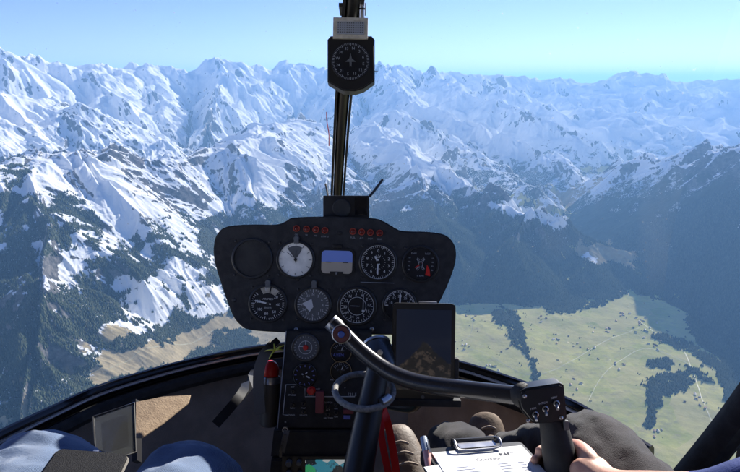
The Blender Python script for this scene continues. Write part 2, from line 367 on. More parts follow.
def needle(host, g, M, r_, ang, L=.8, w_=.0022, tail=.18, mat='white', name='needle'):
    b = B(); prism(b, [(-r_*tail,-w_/2),(r_*L*.85,-w_*.6),(r_*L,0),(r_*L*.85,w_*.6),(-r_*tail,w_/2)], .0008, .0014, M @ Matrix.Rotation(R(ang), 4, 'Z')); host.part(name, b, K[mat], g)
    b = B(); lathe(b, [(.0032,.0008),(.0032,.002),(0,.002)], M, 14); host.part('hub', b, K['plastic'], g)
def numbers(bm, M, labels, r_, a0, step, size):
    for i, s_ in enumerate(labels):
        a = R(a0 + step * i); text(bm, s_, size, M @ Matrix.Translation((r_*math.cos(a), r_*math.sin(a), .0004)))
g, M, r_ = gauge(252.2, 258.4, 18.2, 'rubber', label='blank unlit round gauge at the left end of the top row')
g, M, r_ = gauge(295.6, 259.5, 17, 'pale', label='round gauge with glare painted as a pale face')
b = B(); ticks(b, M, 12, r_*.78, r_*.93, .0012); 
for a in (60, 80, 100, 120, 140): box(b, (r_*.35, 0, 0), (r_*.5, .0012, .0003), M @ Matrix.Rotation(R(a), 4, 'Z') @ Matrix.Translation((.003,0,0)))
pan.part('markings', b, K['grey'], g); needle(pan, g, M, r_, 95, .6, .0018, mat='grey')
b = B(); arc(b, M @ Matrix.Translation((0,0,-.0004)), .0, r_*.8, 62, 128, 10); pan.part('dial_sector', b, K['grey'], g)
# attitude indicator
M = FM(337, 262, D0, .0005, -tilt)
def rrect(w_, h, c, n=5):
    o = []
    for sx, sy, a0 in ((1,1,0),(-1,1,90),(-1,-1,180),(1,-1,270)):
        for k in range(n + 1):
            a = R(a0 + 90 * k / n); o.append((sx * (w_/2 - c) + c * math.cos(a), sy * (h/2 - c) + c * math.sin(a)))
    return o
b = B(); prism(b, rrect(.071,.056,.012), 0, .003, M, .001); g = pan.part('attitude_indicator', b, K['plastic'])
w_, h = .062, .046; rr_ = rrect(w_, h, .008)
b = B(); prism(b, [p for p in rr_ if p[1] > 0] + [(-w_/2, 0), (w_/2, 0)][:0] , .003, .0036, M @ Matrix.Identity(4)) if False else None
b = B(); up_ = [(w_/2, 0)] + [p for p in rr_ if p[1] > 0] + [(-w_/2, 0)]; prism(b, up_, .003, .0036, M); pan.part('sky_half', b, K['sky_b'], g)
b = B(); dn_ = [(-w_/2, 0)] + [p for p in rr_ if p[1] < 0] + [(w_/2, 0)]; prism(b, dn_, .003, .0036, M); pan.part('ground_half', b, K['earth'], g)
b = B(); box(b, (0, -.0225, .004), (.026,.007,.002), M); pan.part('slip_block', b, K['plastic'], g); b = B(); box(b, (0, .032, .002), (.018,.006,.004), M, .001); pan.part('caging_knob', b, K['plastic'], g)
b = B(); box(b, (-.017,-.0005,.004),(.011,.0014,.0005),M); pan.part('wing_bar', b, K['plastic'], g); b = B(); box(b, (.017,-.0005,.004),(.011,.0014,.0005),M); pan.part('wing_bar', b, K['plastic'], g)
b = B(); text(b, 'II', .0075, M @ Matrix.Translation((0,-.0225,.0056))); pan.part('markings', b, K['white'], g)
# altimeter
g, M, r_ = gauge(378, 262.2, 17, label='round altimeter ringed with white numbers')
b = B(); ticks(b, M, 50, r_*.86, r_*.95, .0006, major=5, rM=r_*.80, wM=.0011); numbers(b, M, list('0123456789'), r_*.66, 90, -36, .0085); text(b, 'ALT', .0055, M @ Matrix.Translation((0,r_*.3,.0003)))
ticks(b, M, 20, r_*.38, r_*.44, .0006); arc(b, M, r_*.955, r_*.985, 0, 360, 40); pan.part('markings', b, K['white'], g); needle(pan, g, M, r_, -92, .74, .003); needle(pan, g, M, r_, 118, .42, .0032, name='short_needle')
b = B(); box(b, (0, -.041, .0006), (.068, .0008, .0006), M); pan.part('engraved_line', b, K['dim'], plate)
# dual rpm gauge
g, M, r_ = gauge(420.5, 264, 16.5, label='dual needle gauge with two white arcs and a red wedge')
b = B(); arc(b, M @ Matrix.Translation((-.017,0,0)), .0125, .0140, -48, 48); arc(b, M @ Matrix.Translation((.017,0,0)), .0125, .0140, 132, 228)
ticks(b, M @ Matrix.Translation((-.017,0,0)), 10, .0145, .0175, .0008, -48, 48); ticks(b, M @ Matrix.Translation((.017,0,0)), 10, .0145, .0175, .0008, 132, 228)
text(b, 'ENG', .0055, M @ Matrix.Translation((-.014,.021,.0003))); text(b, 'ROT', .0055, M @ Matrix.Translation((.014,.021,.0003))); text(b, '% RPM', .005, M @ Matrix.Translation((0,-.024,.0003)))
for sx, lst in ((-1, ('110','100','90','80')), (1, ('110','100','90','80'))):
    for i, q in enumerate(lst): text(b, q, .0042, M @ Matrix.Translation((sx*.0235, .012 - i*.008, .0003)))
pan.part('markings', b, K['dim'], g); b = B(); prism(b, [(.010,-.022),(.020,-.024),(.0185,-.010),(.013,-.001)], 0, .0004, M); pan.part('red_wedge', b, K['red'], g); needle(pan, g, M, r_*.6, 215, .7, .0018, mat='red')
# airspeed
g, M, r_ = gauge(268, 303.4, 17.2, label='airspeed gauge with its needle pointing left')
b = B(); ticks(b, M, 40, r_*.84, r_*.95, .0008, 100, -260 + 40, major=5, rM=r_*.76, wM=.0014); numbers(b, M, ['20','40','60','80','100','120'], r_*.6, 40, -46, .0085); text(b, 'AIRSPEED', .0052, M @ Matrix.Translation((0,.009,.0003))); text(b, 'KNOTS', .0045, M @ Matrix.Translation((0,-.009,.0003)))
pan.part('markings', b, K['white'], g); needle(pan, g, M, r_, 168, .8, .0028)
b = B(); arc(b, M @ Matrix.Translation((0,0,-.0003)), r_*.6, r_*.97, 48, 78, 8); arc(b, M @ Matrix.Translation((0,0,-.0003)), r_*.6, r_*.97, 84, 118, 8); pan.part('dial_sector', b, K['beige'], g)
# turn and bank like dial
g, M, r_ = gauge(313, 304.8, 16.4, 'grey', label='round gauge with a pale triangular marker')
b = B(); ticks(b, M, 36, r_*.84, r_*.95, .0009, major=3, rM=r_*.76, wM=.0014); numbers(b, M, ['N','3','6','E','12','15','S','21','24','W','30','33'], r_*.62, 90, -30, .0072); pan.part('markings', b, K['white'], g)
b = B(); prism(b, [(-.021,.003),(-.003,.012),(.001,-.004),(-.006,-.014)], .0006, .001, M); pan.part('glint', b, K['white'], g)  # reflection on the gauge glass drawn as a white wedge
# course indicator
g, M, r_ = gauge(357, 306, 17.6, label='course indicator with a vertical white bar')
b = B(); arc(b, M, r_*.93, r_*.965, 0, 360, 48); ticks(b, M, 36, r_*.82, r_*.90, .0008, major=3, rM=r_*.80, wM=.0011); numbers(b, M, ['6','E','12','15','S','21','24','W','30','33','N','3'], r_*.68, 66, -30, .008); arc(b, M, r_*.50, r_*.525, 0, 360, 40)
box(b, (.0125, .004, .0006), (.0012, .040, .0004), M); box(b, (-.004, 0, .0005), (.018, .0008, .0004), M); box(b, (.0125, -.009, .0006), (.005,.003,.0004), M); pan.part('markings', b, K['white'], g)
b = B(); lathe(b, [(.0075,0),(.0075,.004),(.006,.007),(0,.007)], FM(342, 323, D0), 20); pan.part('course_knob', b, K['plastic'], g)
# manifold pressure, half behind the tablet
g, M, r_ = gauge(399.6, 305.5, 15.5, label='round gauge half hidden behind the tablet')
b = B(); ticks(b, M, 30, r_*.84, r_*.95, .0009, 180, 0, major=5, rM=r_*.74, wM=.0016); numbers(b, M, ['10','15','20','25','30'], r_*.6, 165, -37, .0075); arc(b, M, r_*.95, r_*.985, 0, 180, 30); text(b, 'MAN PRESS', .0045, M @ Matrix.Translation((0,-.004,.0003))); pan.part('markings', b, K['white'], g); needle(pan, g, M, r_, 88, .8, .0028)
# knobs, lamps, labels
for px, py in ((296.7,238.5),(268.3,282.3),(314.3,282.5)):
    b = B(); lathe(b, [(.0055,0),(.0055,.006),(.0048,.008),(0,.008)], FM(px, py, D0), 18); box(b, (0,-.006,.004), (.010,.008,.006), FM(px, py, D0), .001); pan.part('gauge_knob', b, K['grey'])
for i, (px, py) in enumerate([(296.7,228.5),(306.6,229),(316,229.6),(325,230.4),(353,231.4),(361.7,232),(370.4,232.5),(379.6,233)]):
    M = FM(px, py, D0, 0, -tilt); b = B(); lathe(b, [(.0068,0),(.0068,.003),(.0062,.004),(.0050,.004),(.0050,.002)], M, 22); l_ = pan.part('warning_lamp', b, K['ring']); b = B(); lathe(b, [(.0050,.002),(.0036,.0032),(0,.0036)], M, 18); pan.part('lamp_lens', b, K['redlamp'], l_)
    b = B(); text(b, ['OIL','TR','MR','LOW G','FUEL','ALT','GOV','BRK'][i], .0046, M @ Matrix.Translation((0,-.0125,.0005))); pan.part('lamp_label', b, K['dim'], l_)
for px, py in ((340,233),(338,251),(357,289),(296,329.5),(298,279),(234,300),(372,329),(335,329)):
    b = B(); lathe(b, [(.0042,0),(.0042,.001),(.003,.0022),(0,.0022)], FM(px, py, D0), 14); pan.part('panel_screw', b, K['steel'] if py > 325 else K['plastic'])
# ------------------------------------------------------------------ sensor box on top of the panel, whiskers
sb = Thing('sensor_box', 'small black box with a round knob standing on top of the panel', 'switch box', P(346, 218, 1.2))
b = B(); box(b, (0,0,-.04), (46.5*1.17/F, 23.5*1.17/F, .07), FM(346, 207, 1.17), .003); sb.part('housing', b, K['plastic'])
b = B(); lathe(b, [(.019,0),(.019,.004),(.017,.006),(0,.006)], FM(341.5, 208, 1.17, -.005), 32); sb.part('knob', b, K['rubber'])
b = B(); box(b, (0,0,0), (.026,.036,.004), FM(361,206,1.17,-.004), .001); sb.part('cover_plate', b, K['gloss'])
b = B(); tube(b, [P(369.5,196.5,1.19), P(376,188.5,1.2), P(382.5,179.5,1.21)], .0028, 8, 4); sb.part('whisker', b, K['plastic'])
b = B(); tube(b, [P(328,197,1.2), P(327,190,1.21), P(325.5,184,1.22)], .0022, 8, 4); sb.part('whisker', b, K['plastic'])
# ------------------------------------------------------------------ compass on the post
DC = .93
cp = Thing('compass', 'black vertical card compass clamped to the centre windshield post', 'compass', P(352, 97, DC))
sC = DC / F
shape = [(-22.5,22),(-19.5,25.5),(19.5,25.5),(22.5,22),(22.5,-17),(12,-24.5),(4,-27),(-8,-26.5),(-22.5,-18)]
b = B(); prism(b, [(x*sC, y*sC) for x, y in shape], -.028, 0, FM(352, 71, DC, .045), .002, 3); body = cp.part('housing', b, K['plastic'])
M = FM(351.6, 70, DC, .0455); r_ = 18.6 * sC
b = B(); lathe(b, [(r_,0),(r_*.97,.001),(r_*.94,.0006),(0,.0006)], M, 48); cp.part('dial', b, K['dial'])
M = M @ Matrix.Translation((0,0,.0012)); b = B(); ticks(b, M, 72, r_*.84, r_*.94, .0005, major=6, rM=r_*.80, wM=.0009); numbers(b, M, ['N','3','6','E','12','15','S','21','24','W','30','33'], r_*.67, 78, -30, .0062)
cp.part('markings', b, K['dim']); b = B(); prism(b, [(0,.013),(-.002,.004),(-.008,-.001),(-.0018,-.001),(-.0014,-.009),(0,-.007),(.0014,-.009),(.0018,-.001),(.008,-.001),(.002,.004)], 0, .0006, M); cp.part('aircraft_symbol', b, K['grey'])
b = B(); strip(b, [P(374,71,DC-.03), P(378,71.5,DC-.03)], .001, .001, (0,0,1)); cp.part('adjusting_pin', b, K['dim'])
cc = Thing('correction_card', 'pale perforated metal holder with a card strapped above the compass', 'card holder', P(351, 49, .87))
Mc = FM(351.5, 39, DC, .05) @ Matrix.Rotation(R(-1), 4, 'Z'); b = B(); box(b, (0,0,-.004), (33*sC, 20*sC, .006), Mc, .001); cc.part('holder', b, K['beige'])
b = B(); box(b, (0,-.0005,.0003), (26*sC, 12*sC, .001), Mc); card = cc.part('card', b, K['dim'])
b = B()
for i in range(12):
    for j in range(5): box(b, ((i-5.5)*.0034, (j-2)*.0036, .001), (.0018,.002,.0004), Mc)
cc.part('card_print', b, K['grey'], card)
# ------------------------------------------------------------------ console under the panel
DK = 1.13; con = Thing('centre_console', 'narrow black console with small gauges and switches below the panel', 'console', on_z(325, 520, -1.1))
def kp(px, py): p = FM(0,0,1).inverted(); return ((px - 320) * DK / F, (385 - py) * DK / F)
mk = FM(320, 385, DK)
b = B(); prism(b, [kp(286,331), kp(372,331), kp(372,428), kp(277,428)], -.10, 0, mk, .002); face = con.part('switch_panel', b, K['black'])
b = B(); strip(b, [mk @ V3((*kp(286.3,331), .001)), mk @ V3((*kp(277.5,428), .001))], .0016, .002, CN_); con.part('panel_edge', b, K['dim'], face)
b = B(); prism(b, [kp(274,430), kp(372,430), kp(374,456), kp(271,456)], -.12, .004, mk, .003); con.part('lower_panel', b, K['grey'] if False else K['rubber'])
b = B(); prism(b, [kp(272,457.5), kp(374,457.5), kp(376,560), kp(262,560)], -.16, .010, mk, .003); con.part('console_body', b, K['rubber'])
Mk = lambda px, py, z=.0006: FM(px, py, DK, z, -1)
g, M, r_ = gauge(305.6, 347.3, 12.5, 'grey', con, DK, 'dark_steel', False, label='small round gauge with a red hub')
b = B(); ticks(b, M, 24, r_*.8, r_*.93, .0008); arc(b, M, r_*.5, r_*.54, 0, 360, 30); box(b, (-.008,.002,.0004),(.012,.0016,.0004),M); box(b, (.006,-.006,.0004),(.010,.0014,.0004),M); box(b,(0,.009,.0004),(.0014,.010,.0004),M); con.part('markings', b, K['white'], g)
b = B(); lathe(b, [(.0055,.001),(.004,.004),(0,.0045)], M, 18); con.part('hub', b, K['red'], g)
g, M, r_ = gauge(304.8, 375, 11, 'dial', con, DK, 'gloss', False, label='small round clock with a white hand')
b = B(); ticks(b, M, 12, r_*.74, r_*.93, .0014, 0, 360); con.part('markings', b, K['label'], g); needle(con, g, M, r_, -25, .55, .0024, .3); needle(con, g, M, r_, 55, .4, .0022, .2, name='short_needle')
for py, tx in ((346.5,'VERT SPD'),(366,'CYL HEAD')):
    g, M, r_ = gauge(341, py + 5, 10, 'dial', con, DK, 'gloss', False); b = B(); ticks(b, M, 8, r_*.6, r_*.85, .001, 150, 30); text(b, tx, .0032, M @ Matrix.Translation((0,r_*.1,.0003))); con.part('markings', b, K['dim'], g); needle(con, g, M, r_, 70, .6, .0012)
b = B(); box(b, (0,0,.0002), (.030,.0085,.0006), Mk(337.2,355)); lb = con.part('name_plate', b, K['ink']); b = B(); text(b, 'RAVEN', .0085, Mk(337.2,355,.0013)); con.part('lettering', b, K['label'], lb)
b = B(); text(b, 'DC AMP', .005, Mk(336,375)); box(b, (0,0,0), (.028,.0008,.0004), Mk(337,380)); text(b, 'AUX', .005, Mk(334,391)); text(b, '121.5', .0085, Mk(352,394.5)); text(b, 'OFF', .005, Mk(318,389))
for pth in ([(306.5,384.5),(286,384.5),(283,414.5),(288,415)], [(300,384.5),(305,385),(305,396.5),(355,396.5)]):
    strip(b, [Mk(*p) @ V3((0,0,.0002)) for p in pth], .0014, .0006, CN_, 1)
for px, py, q in ((292,395,'STROBE'),(293,401,'-'),(292.5,408,'NAV'),(292,415,'PANEL'),(303.5,408,'MAP'),(303.5,415,'LIGHTS'),(328,402.5,'CLUTCH'),(328,410,'ALT'),(328.5,418,'BATTERY'),(336,408.5,'ON'),(336,416.5,'IGN'),(292.5,387,'OFF'),(310.5,395,'HOUR'),(285.5,422,'H'),(345,388,'V')): text(b, q, .0046, Mk(px, py))
con.part('switch_labels', b, K['white'], face)
for px, py in ((292.5,404.5),(292.5,391),(303.5,403),(328,406.5),(336,404),(328,414),(336,412),(303.5,411.5)):
    b = B(); lathe(b, [(.0042,0),(.0042,.003),(.002,.003),(.0016,.010),(0,.0105)], Mk(px, py, .0003) @ Matrix.Rotation(R(12), 4, 'X'), 12); con.part('toggle_switch', b, K['dark_steel'])
b = B(); lathe(b, [(.0085,0),(.0085,.003),(.006,.004),(.0058,.009),(0,.010)], Mk(311.3,390.2), 24); con.part('push_button', b, K['red'])
b = B(); box(b, (0,0,.006), (.0165,.043,.012), Mk(320,401), .003); con.part('switch_guard', b, K['dullred'])
b = B(); box(b, (0,0,.004), (.020,.0085,.008), Mk(348.5,410.5), .001); con.part('switch_guard', b, K['dullred'])
b = B(); box(b, (0,0,.0004), (.014,.0075,.001), Mk(347,417)); t_ = con.part('name_plate', b, K['label']); b = B(); text(b, 'FUEL', .0055, Mk(347,417,.0012)); con.part('lettering', b, K['white'], t_)
# radio with map
DR = DK - .010; Mr = lambda px, py, z=.001: FM(px, py, DR, z)
b = B(); prism(b, [((x)*DR/F, (y)*DR/F) for x, y in ((-40,14),(36,14),(36,-40),(-40,-40))], -.05, .002, FM(322, 470, DR), .001); radio = con.part('navigation_radio', b, K['plastic'])
for px, py, r_ in ((289.5,461.5,.0062),(299.5,461,.005),(289.5,472,.0062),(300,472,.005),(289.5,484,.0062)):
    b = B(); lathe(b, [(r_,0),(r_*.95,.010),(r_*.8,.012),(0,.012)], Mr(px, py, .003), 20); con.part('knob', b, K['grey'], radio)
def screen_mat():
    t = NT('moving_map_screen'); n_ = t.n('ShaderNodeTexNoise', Scale=38, Detail=3); t.t.links.new(t.coord(), n_.inputs['Vector'])
    v = t.n('ShaderNodeTexVoronoi', Scale=55); t.t.links.new(t.coord(), v.inputs['Vector']); sv = t.n('ShaderNodeSeparateColor', Color=v.outputs['Color'])
    c = t.mix(t.ramp(n_.outputs['Fac'], .48, .52), (.01,.015,.02), (.03,.17,.24)); c = t.mix(t.ramp(sv.outputs[0], .78, .8), c, (.03,.24,.10)); c = t.mix(t.ramp(sv.outputs[1], .9, .92), c, (.32,.35,.36))
    e = t.n('ShaderNodeEmission', Strength=.3); t.t.links.new(c, e.inputs[0]); g_ = t.n('ShaderNodeBsdfGlossy', Roughness=.15); g_.inputs[0].default_value = (.04,.04,.04,1); a = t.n('ShaderNodeAddShader')
    t.t.links.new(e.outputs[0], a.inputs[0]); t.t.links.new(g_.outputs[0], a.inputs[1]); t.t.links.new(a.outputs[0], t.out.inputs[0]); return t.m
b = B(); box(b, (0,0,0), (51*DR/F, 40*DR/F, .001), Mr(331, 479, .003)); con.part('map_screen', b, screen_mat(), radio)
b = B()
for i, q in enumerate(['118.10','121.50','GS 87','TRK 164','VOR','MAP']): text(b, q, .0058, Mr(313 + (i % 3) * 17, 463 + (i // 3) * 9, .0042))
con.part('screen_text', b, K['white'], radio)
# ignition key with its tag
ky = Thing('ignition_key', 'small key and worn tag dangling at the left edge of the console', 'key', P(284, 455, DK - .01))
b = B(); strip(b, [P(287,430,DK-.012), P(284.5,440,DK-.016), P(282,452,DK-.014)], .011, .003, CN_); ky.part('tag', b, K['strap'])
b = B(); lathe(b, [(.006,-.002),(.006,.002),(.004,.002),(.004,-.002)], FM(286,428,DK,.01), 16, True); ky.part('ring', b, K['steel'])
b = B(); strip(b, [P(285,434,DK-.02), P(281.5,446,DK-.022), P(280.5,457,DK-.02)], .005, .0015, CN_); ky.part('blade', b, K['dark_steel'])
# ------------------------------------------------------------------ bottle, strap and tie left of the console
fe = Thing('fire_extinguisher', 'slim dark bottle with a red cap and pale band left of the console', 'extinguisher', P(268, 424, 1.2))
ax0, ax1 = P(269, 426, 1.19), P(271, 362, 1.19); q = (ax1 - ax0).normalized().to_track_quat('Z', 'Y').to_matrix().to_4x4(); Mb = Matrix.Translation(ax0) @ q; L_ = (ax1 - ax0).length
b = B(); lathe(b, [(0,0),(.017,.002),(.0205,.008),(.0205,L_*.72),(.018,L_*.78),(0,L_*.78)], Mb, 28); fe.part('cylinder', b, K['bottle'])
b = B(); lathe(b, [(.0212,L_*.68),(.0212,L_*.76),(.019,L_*.785)], Mb, 28); fe.part('band', b, K['steel'])
b = B(); lathe(b, [(.0165,L_*.785),(.0175,L_*.80),(.0175,L_*.90),(.013,L_*.98),(.006,L_*1.02),(0,L_*1.02)], Mb, 24); fe.part('cap', b, K['red'])
st = Thing('webbing_strap', 'faded grey webbing strap hanging beside the red capped bottle', 'strap', P(258, 412, 1.2))
b = B(); strip(b, [P(274,344,1.2), P(266,353,1.17), P(259.5,368,1.16), P(258.5,390,1.16), P(260.5,414,1.16)], .022, .003, CN_); st.part('webbing', b, K['strap'])
b = B(); strip(b, [P(278,340,1.2), P(270,347,1.19), P(262,354,1.18)], .014, .012, CN_); st.part('pad', b, K['rubber'])
yt = Thing('cable_tie', 'yellow green cable tie sticking out in a star above the red cap', 'cable tie', P(275, 350, 1.15))
b = B()
for ex, ey in ((265,351),(269,359),(285,345),(283,350),(274,344)): tube(b, [P(275,350,1.15), P((275+ex)/2,(350+ey)/2-.6,1.145), P(ex,ey,1.15)], [.0022,.0016,.0009], 6, 3)
o_ = yt.part('loose_ends', b, K['yellow'])
# ------------------------------------------------------------------ clear sheet on the tub wall, added in place of glare on glass
gpane = Thing('glare_pane', 'clear sheet standing in for glare on glass, left wall of the nose tub', 'glare pane', P(115, 450, 1.12))
b = B(); qv = [P(93,417,1.10), P(134,403,1.16), P(136,452,1.10), P(96,466,1.04)]; vs = [b.verts.new(p) for p in qv]; vs2 = [b.verts.new(p + V3((0,.004,.0))) for p in qv]
b.faces.new(vs); b.faces.new(vs2[::-1]); [b.faces.new((vs[i], vs2[i], vs2[(i+1)%4], vs[(i+1)%4])) for i in range(4)]; gpane.part('sleeve', b, K['clear'], flat=True)
b = B(); tube(b, qv + [qv[0]], .0022, 6, 1, smooth=False); gpane.part('edging', b, K['dial'])
# ------------------------------------------------------------------ cyclic stick
cy_ = Thing('cyclic_stick', 'black tube cyclic stick with a teetering bar and switch grip', 'cyclic stick', (.01, .62, -1.1))
b = B(); tube(b, [P(349,530,.83), P(357,478,.85), P(367,424,.88), P(374,388,.90), P(379,364,.91)], [.0245,.0235,.021,.019,.0175], 22, 6); cy_.part('pivot_tube', b, K['plastic'])
a0, a1 = P(383,372,.915), P(376,342,.955); Mt = Matrix.Translation(a0) @ (a1 - a0).normalized().to_track_quat('Z','Y').to_matrix().to_4x4(); L_ = (a1-a0).length
b = B(); lathe(b, [(0,0),(.020,0),(.0235,.006),(.0235,L_*.8),(.0215,L_*.86),(.0215,L_*.98),(.016,L_),(0,L_)], Mt, 32); hd = cy_.part('hinge_cap', b, K['dark_steel'])
b = B(); lathe(b, [(.0218,L_*.88),(.0232,L_*.885),(.0232,L_*.96),(.0218,L_*.965)], Mt, 32); cy_.part('cap_ring', b, K['steel'], hd)
b = B(); lathe(b, [(.0075,0),(.0075,.006),(.0055,.009),(0,.009)], FM(368,352,.90), 16); lathe(b, [(.0045,0),(.0045,.003),(0,.004)], FM(380,352,.905), 12); cy_.part('bolt', b, K['steel'], hd)
bar = [P(333,323.5,.865), P(341,331,.86), P(360,350,.85), P(380,366,.84), P(398,376,.83), P(425,384,.815), P(470,390,.79), P(523,396,.765)]
b = B(); tube(b, bar, [.0115,.0118,.0118,.0122,.0125,.0125,.0125,.0125], 24, 8); cy_.part('teetering_bar', b, K['tube'])
b = B(); tube(b, [P(330.5,321.5,.867), P(334,324.8,.866), P(338,328.3,.864)], .0128, 22, 4); cy_.part('bar_end', b, K['steel'])
Mq = FM(341.5, 333.5, .845); b = B(); lathe(b, [(.0135,0),(.0135,.004),(.0115,.006),(0,.006)], Mq, 28); bb = cy_.part('button_base', b, K['base'])
b = B(); lathe(b, [(.0132,.0035),(.0142,.004),(.0142,.0055),(.0128,.006)], Mq, 28); cy_.part('button_ring', b, K['steel'], bb)
b = B(); lathe(b, [(.0048,.006),(.0048,.009),(.0035,.0105),(0,.0105)], Mq, 20); cy_.part('button', b, K['blue'], bb)
DG = .745; sG = DG / F
Mg = FM(543, 405, DG) @ Matrix.Rotation(R(2), 4, 'Z')
shp = [(-22,-4),(-24,4),(-22,14),(-16,17),(18,21),(22,19),(24,-14),(20,-19),(-8,-19),(-13,-16)]
b = B(); prism(b, [(x*sG, y*sG) for x, y in shp], -.032, 0, Mg, .003, 3); hb_ = cy_.part('switch_housing', b, K['plastic'])
for i, (px, py, q) in enumerate(((535,414,'TRIM'),(545,408.5,'INTCM'),(556,403,'XMIT'))):
    M = FM(px, py, DG, .0005, -15); b = B(); lathe(b, [(.0042,0),(.0042,.002),(.0028,.0025),(.0028,.001)], M, 18); sw = cy_.part('toggle_switch', b, K['steel'], hb_)
    b = B(); lathe(b, [(.0016,.001),(.0022,.010),(.0018,.012),(0,.012)], M @ Matrix.Rotation(R(25), 4, 'X'), 12); cy_.part('toggle_lever', b, K['steel'], hb_)
    b = B(); text(b, q, .0038, FM(px-2, py-5.5, DG, .0006, 10)); cy_.part('lettering', b, K['white'], hb_)
for px, py in ((524.5,396),(561,417.5),(528,420.5)):
    b = B(); lathe(b, [(.0026,0),(.0026,.001),(.0014,.0018),(0,.0018)], FM(px, py, DG, .0003), 12); cy_.part('screw', b, K['steel'], hb_)
b = B(); tube(b, [P(519,392,.768), P(522,395,.762), P(527,396,.758)], [.0155,.0165,.0155], 20, 4); cy_.part('bar_collar', b, K['rubber'])
grip = [P(552,420,.765), P(555,432,.762), P(558,450,.757), P(561,470,.752), P(563,492,.748)]
b = B(); tube(b, grip, [.0165,.0185,.0205,.0200,.0190], 24, 6, flat=1.1); cy_.part('hand_grip', b, K['rubber'])
b = B(); box(b, (0,0,0), (.006,.012,.006), FM(566,425,.745), .001); cy_.part('trigger', b, K['grey'])
# grey hose looped round the stick
hs = Thing('hose_loop', 'grey braided hose looped in a ring around the stick', 'hose', P(363, 410, .9))
ell = []
for k in range(16):
    a = 2 * math.pi * k / 16; ell.append(P(364 + 29 * math.cos(a) + 1.5*math.sin(a), 391 + 18 * math.sin(a) * (1 if math.sin(a) > 0 else .95), .915 - .05 * math.sin(a)))
b = B(); tube(b, ell, .0052, 12, 5, closed=True); hs.part('hose', b, K['hose'])
b = B(); tube(b, [P(381,402.5,.875), P(385,400.5,.88), P(389,397,.887)], .0068, 12, 3); hs.part('clip', b, K['steel'])
# ------------------------------------------------------------------ tablet and mount
DT = .955; sT = DT / F; tb = Thing('tablet', 'black tablet in portrait with a painted mountain reflection on its screen', 'tablet', P(424, 400, DT))
Mt_ = FM(423.5, 352, DT) @ Matrix.Rotation(R(-1), 4, 'Z')
b = B(); prism(b, rrect(63*sT, 97*sT, 4*sT), -.009, 0, Mt_, .0012); tb.part('body', b, K['plastic'])
def tab_mat():  # mountains mirrored in the glass, painted as a faint screen picture
    t = NT('painted_screen_reflection'); c0 = t.coord(); sx = t.n('ShaderNodeSeparateXYZ'); t.t.links.new(c0, sx.inputs[0])
    n_ = t.noise(24, 6, .65); z = t.math('ADD', sx.outputs[2], t.math('MULTIPLY', t.math('SUBTRACT', n_, .5), .05))
    peak = t.math('ADD', z, t.math('MULTIPLY', t.math('ABSOLUTE', sx.outputs[0]), .9))
    c = t.mix(t.ramp(peak, .088, .094), (.012,.012,.013), (.006,.009,.020)); c = t.mix(t.math('MULTIPLY', t.ramp(t.noise(70, 5, .7), .5, .6), t.ramp(peak, .094, .088)), c, (.045,.036,.032))
    b_ = t.n('ShaderNodeBsdfPrincipled', Roughness=.2); b_.inputs['Specular IOR Level'].default_value = .25; b_.inputs['Base Color'].default_value = (.01,.01,.012,1); t.t.links.new(c, b_.inputs['Emission Color']); b_.inputs['Emission Strength'].default_value = .3
    t.t.links.new(b_.outputs[0], t.out.inputs[0]); return t.m
b = B(); box(b, (0, .004, .0004), (55*sT, 80*sT, .0006), Mt_); tb.part('screen', b, tab_mat())
b = B(); lathe(b, [(.003,.0006),(0,.0008)], Mt_ @ Matrix.Translation((0,-45*sT,0)), 14); tb.part('home_button', b, K['grey'])
b = B(); box(b, (.006, 49.3*sT, -.003), (.030,.004,.008), Mt_, .0008); tb.part('top_clip', b, K['steel'])
tm = Thing('tablet_mount', 'black bracket arm holding the tablet from below', 'mount', P(424, 412, 1.0))
b = B(); box(b, (.004, -50.5*sT, -.008), (72*sT, 7*sT, .026), Mt_, .003); box(b, (33.5*sT, -.04, -.006), (4*sT, .06, .016), Mt_, .002); tm.part('cradle', b, K['rubber'])
b = B(); tube(b, [P(420,400,.99), P(410,408,1.03), P(385,404,1.10)], .009, 12, 5); tm.part('arm', b, K['plastic'])
# ------------------------------------------------------------------ red ribbon and yaw string
rb = Thing('red_ribbon', 'bright red ribbon hanging between the stick and the pilot shoe', 'ribbon', P(388, 472, .9))
b = B(); strip(b, [P(383.5,405,.93), P(383,420,.92), P(381,432,.91), P(384,452,.90), P(390,480,.88)], .011, .0012, (.2,-1,.3)); strip(b, [P(384,410,.925), P(387,420,.905), P(390.5,436,.90), P(394,456,.89), P(398,485,.88)], .012, .0012, (-.3,-1,.3)); rb.part('tails', b, K['ribbon'])
b = B(); lathe(b, [(.005,-.002),(.005,.002),(.0035,.002),(.0035,-.002)], FM(383.5,404,.93), 14, True); rb.part('ring', b, K['steel'])
ys = Thing('yaw_string', 'thin red yarn taped on the windshield left of the centre post', 'yarn', P(329, 146, 1.42))
b = B(); tube(b, [P(326.5,112,1.38), P(327,122,1.385), P(328.8,133,1.39), P(329,146,1.40)], .0011, 6, 5); ys.part('yarn', b, K['red'])
print('cockpit', time.time() - T0)
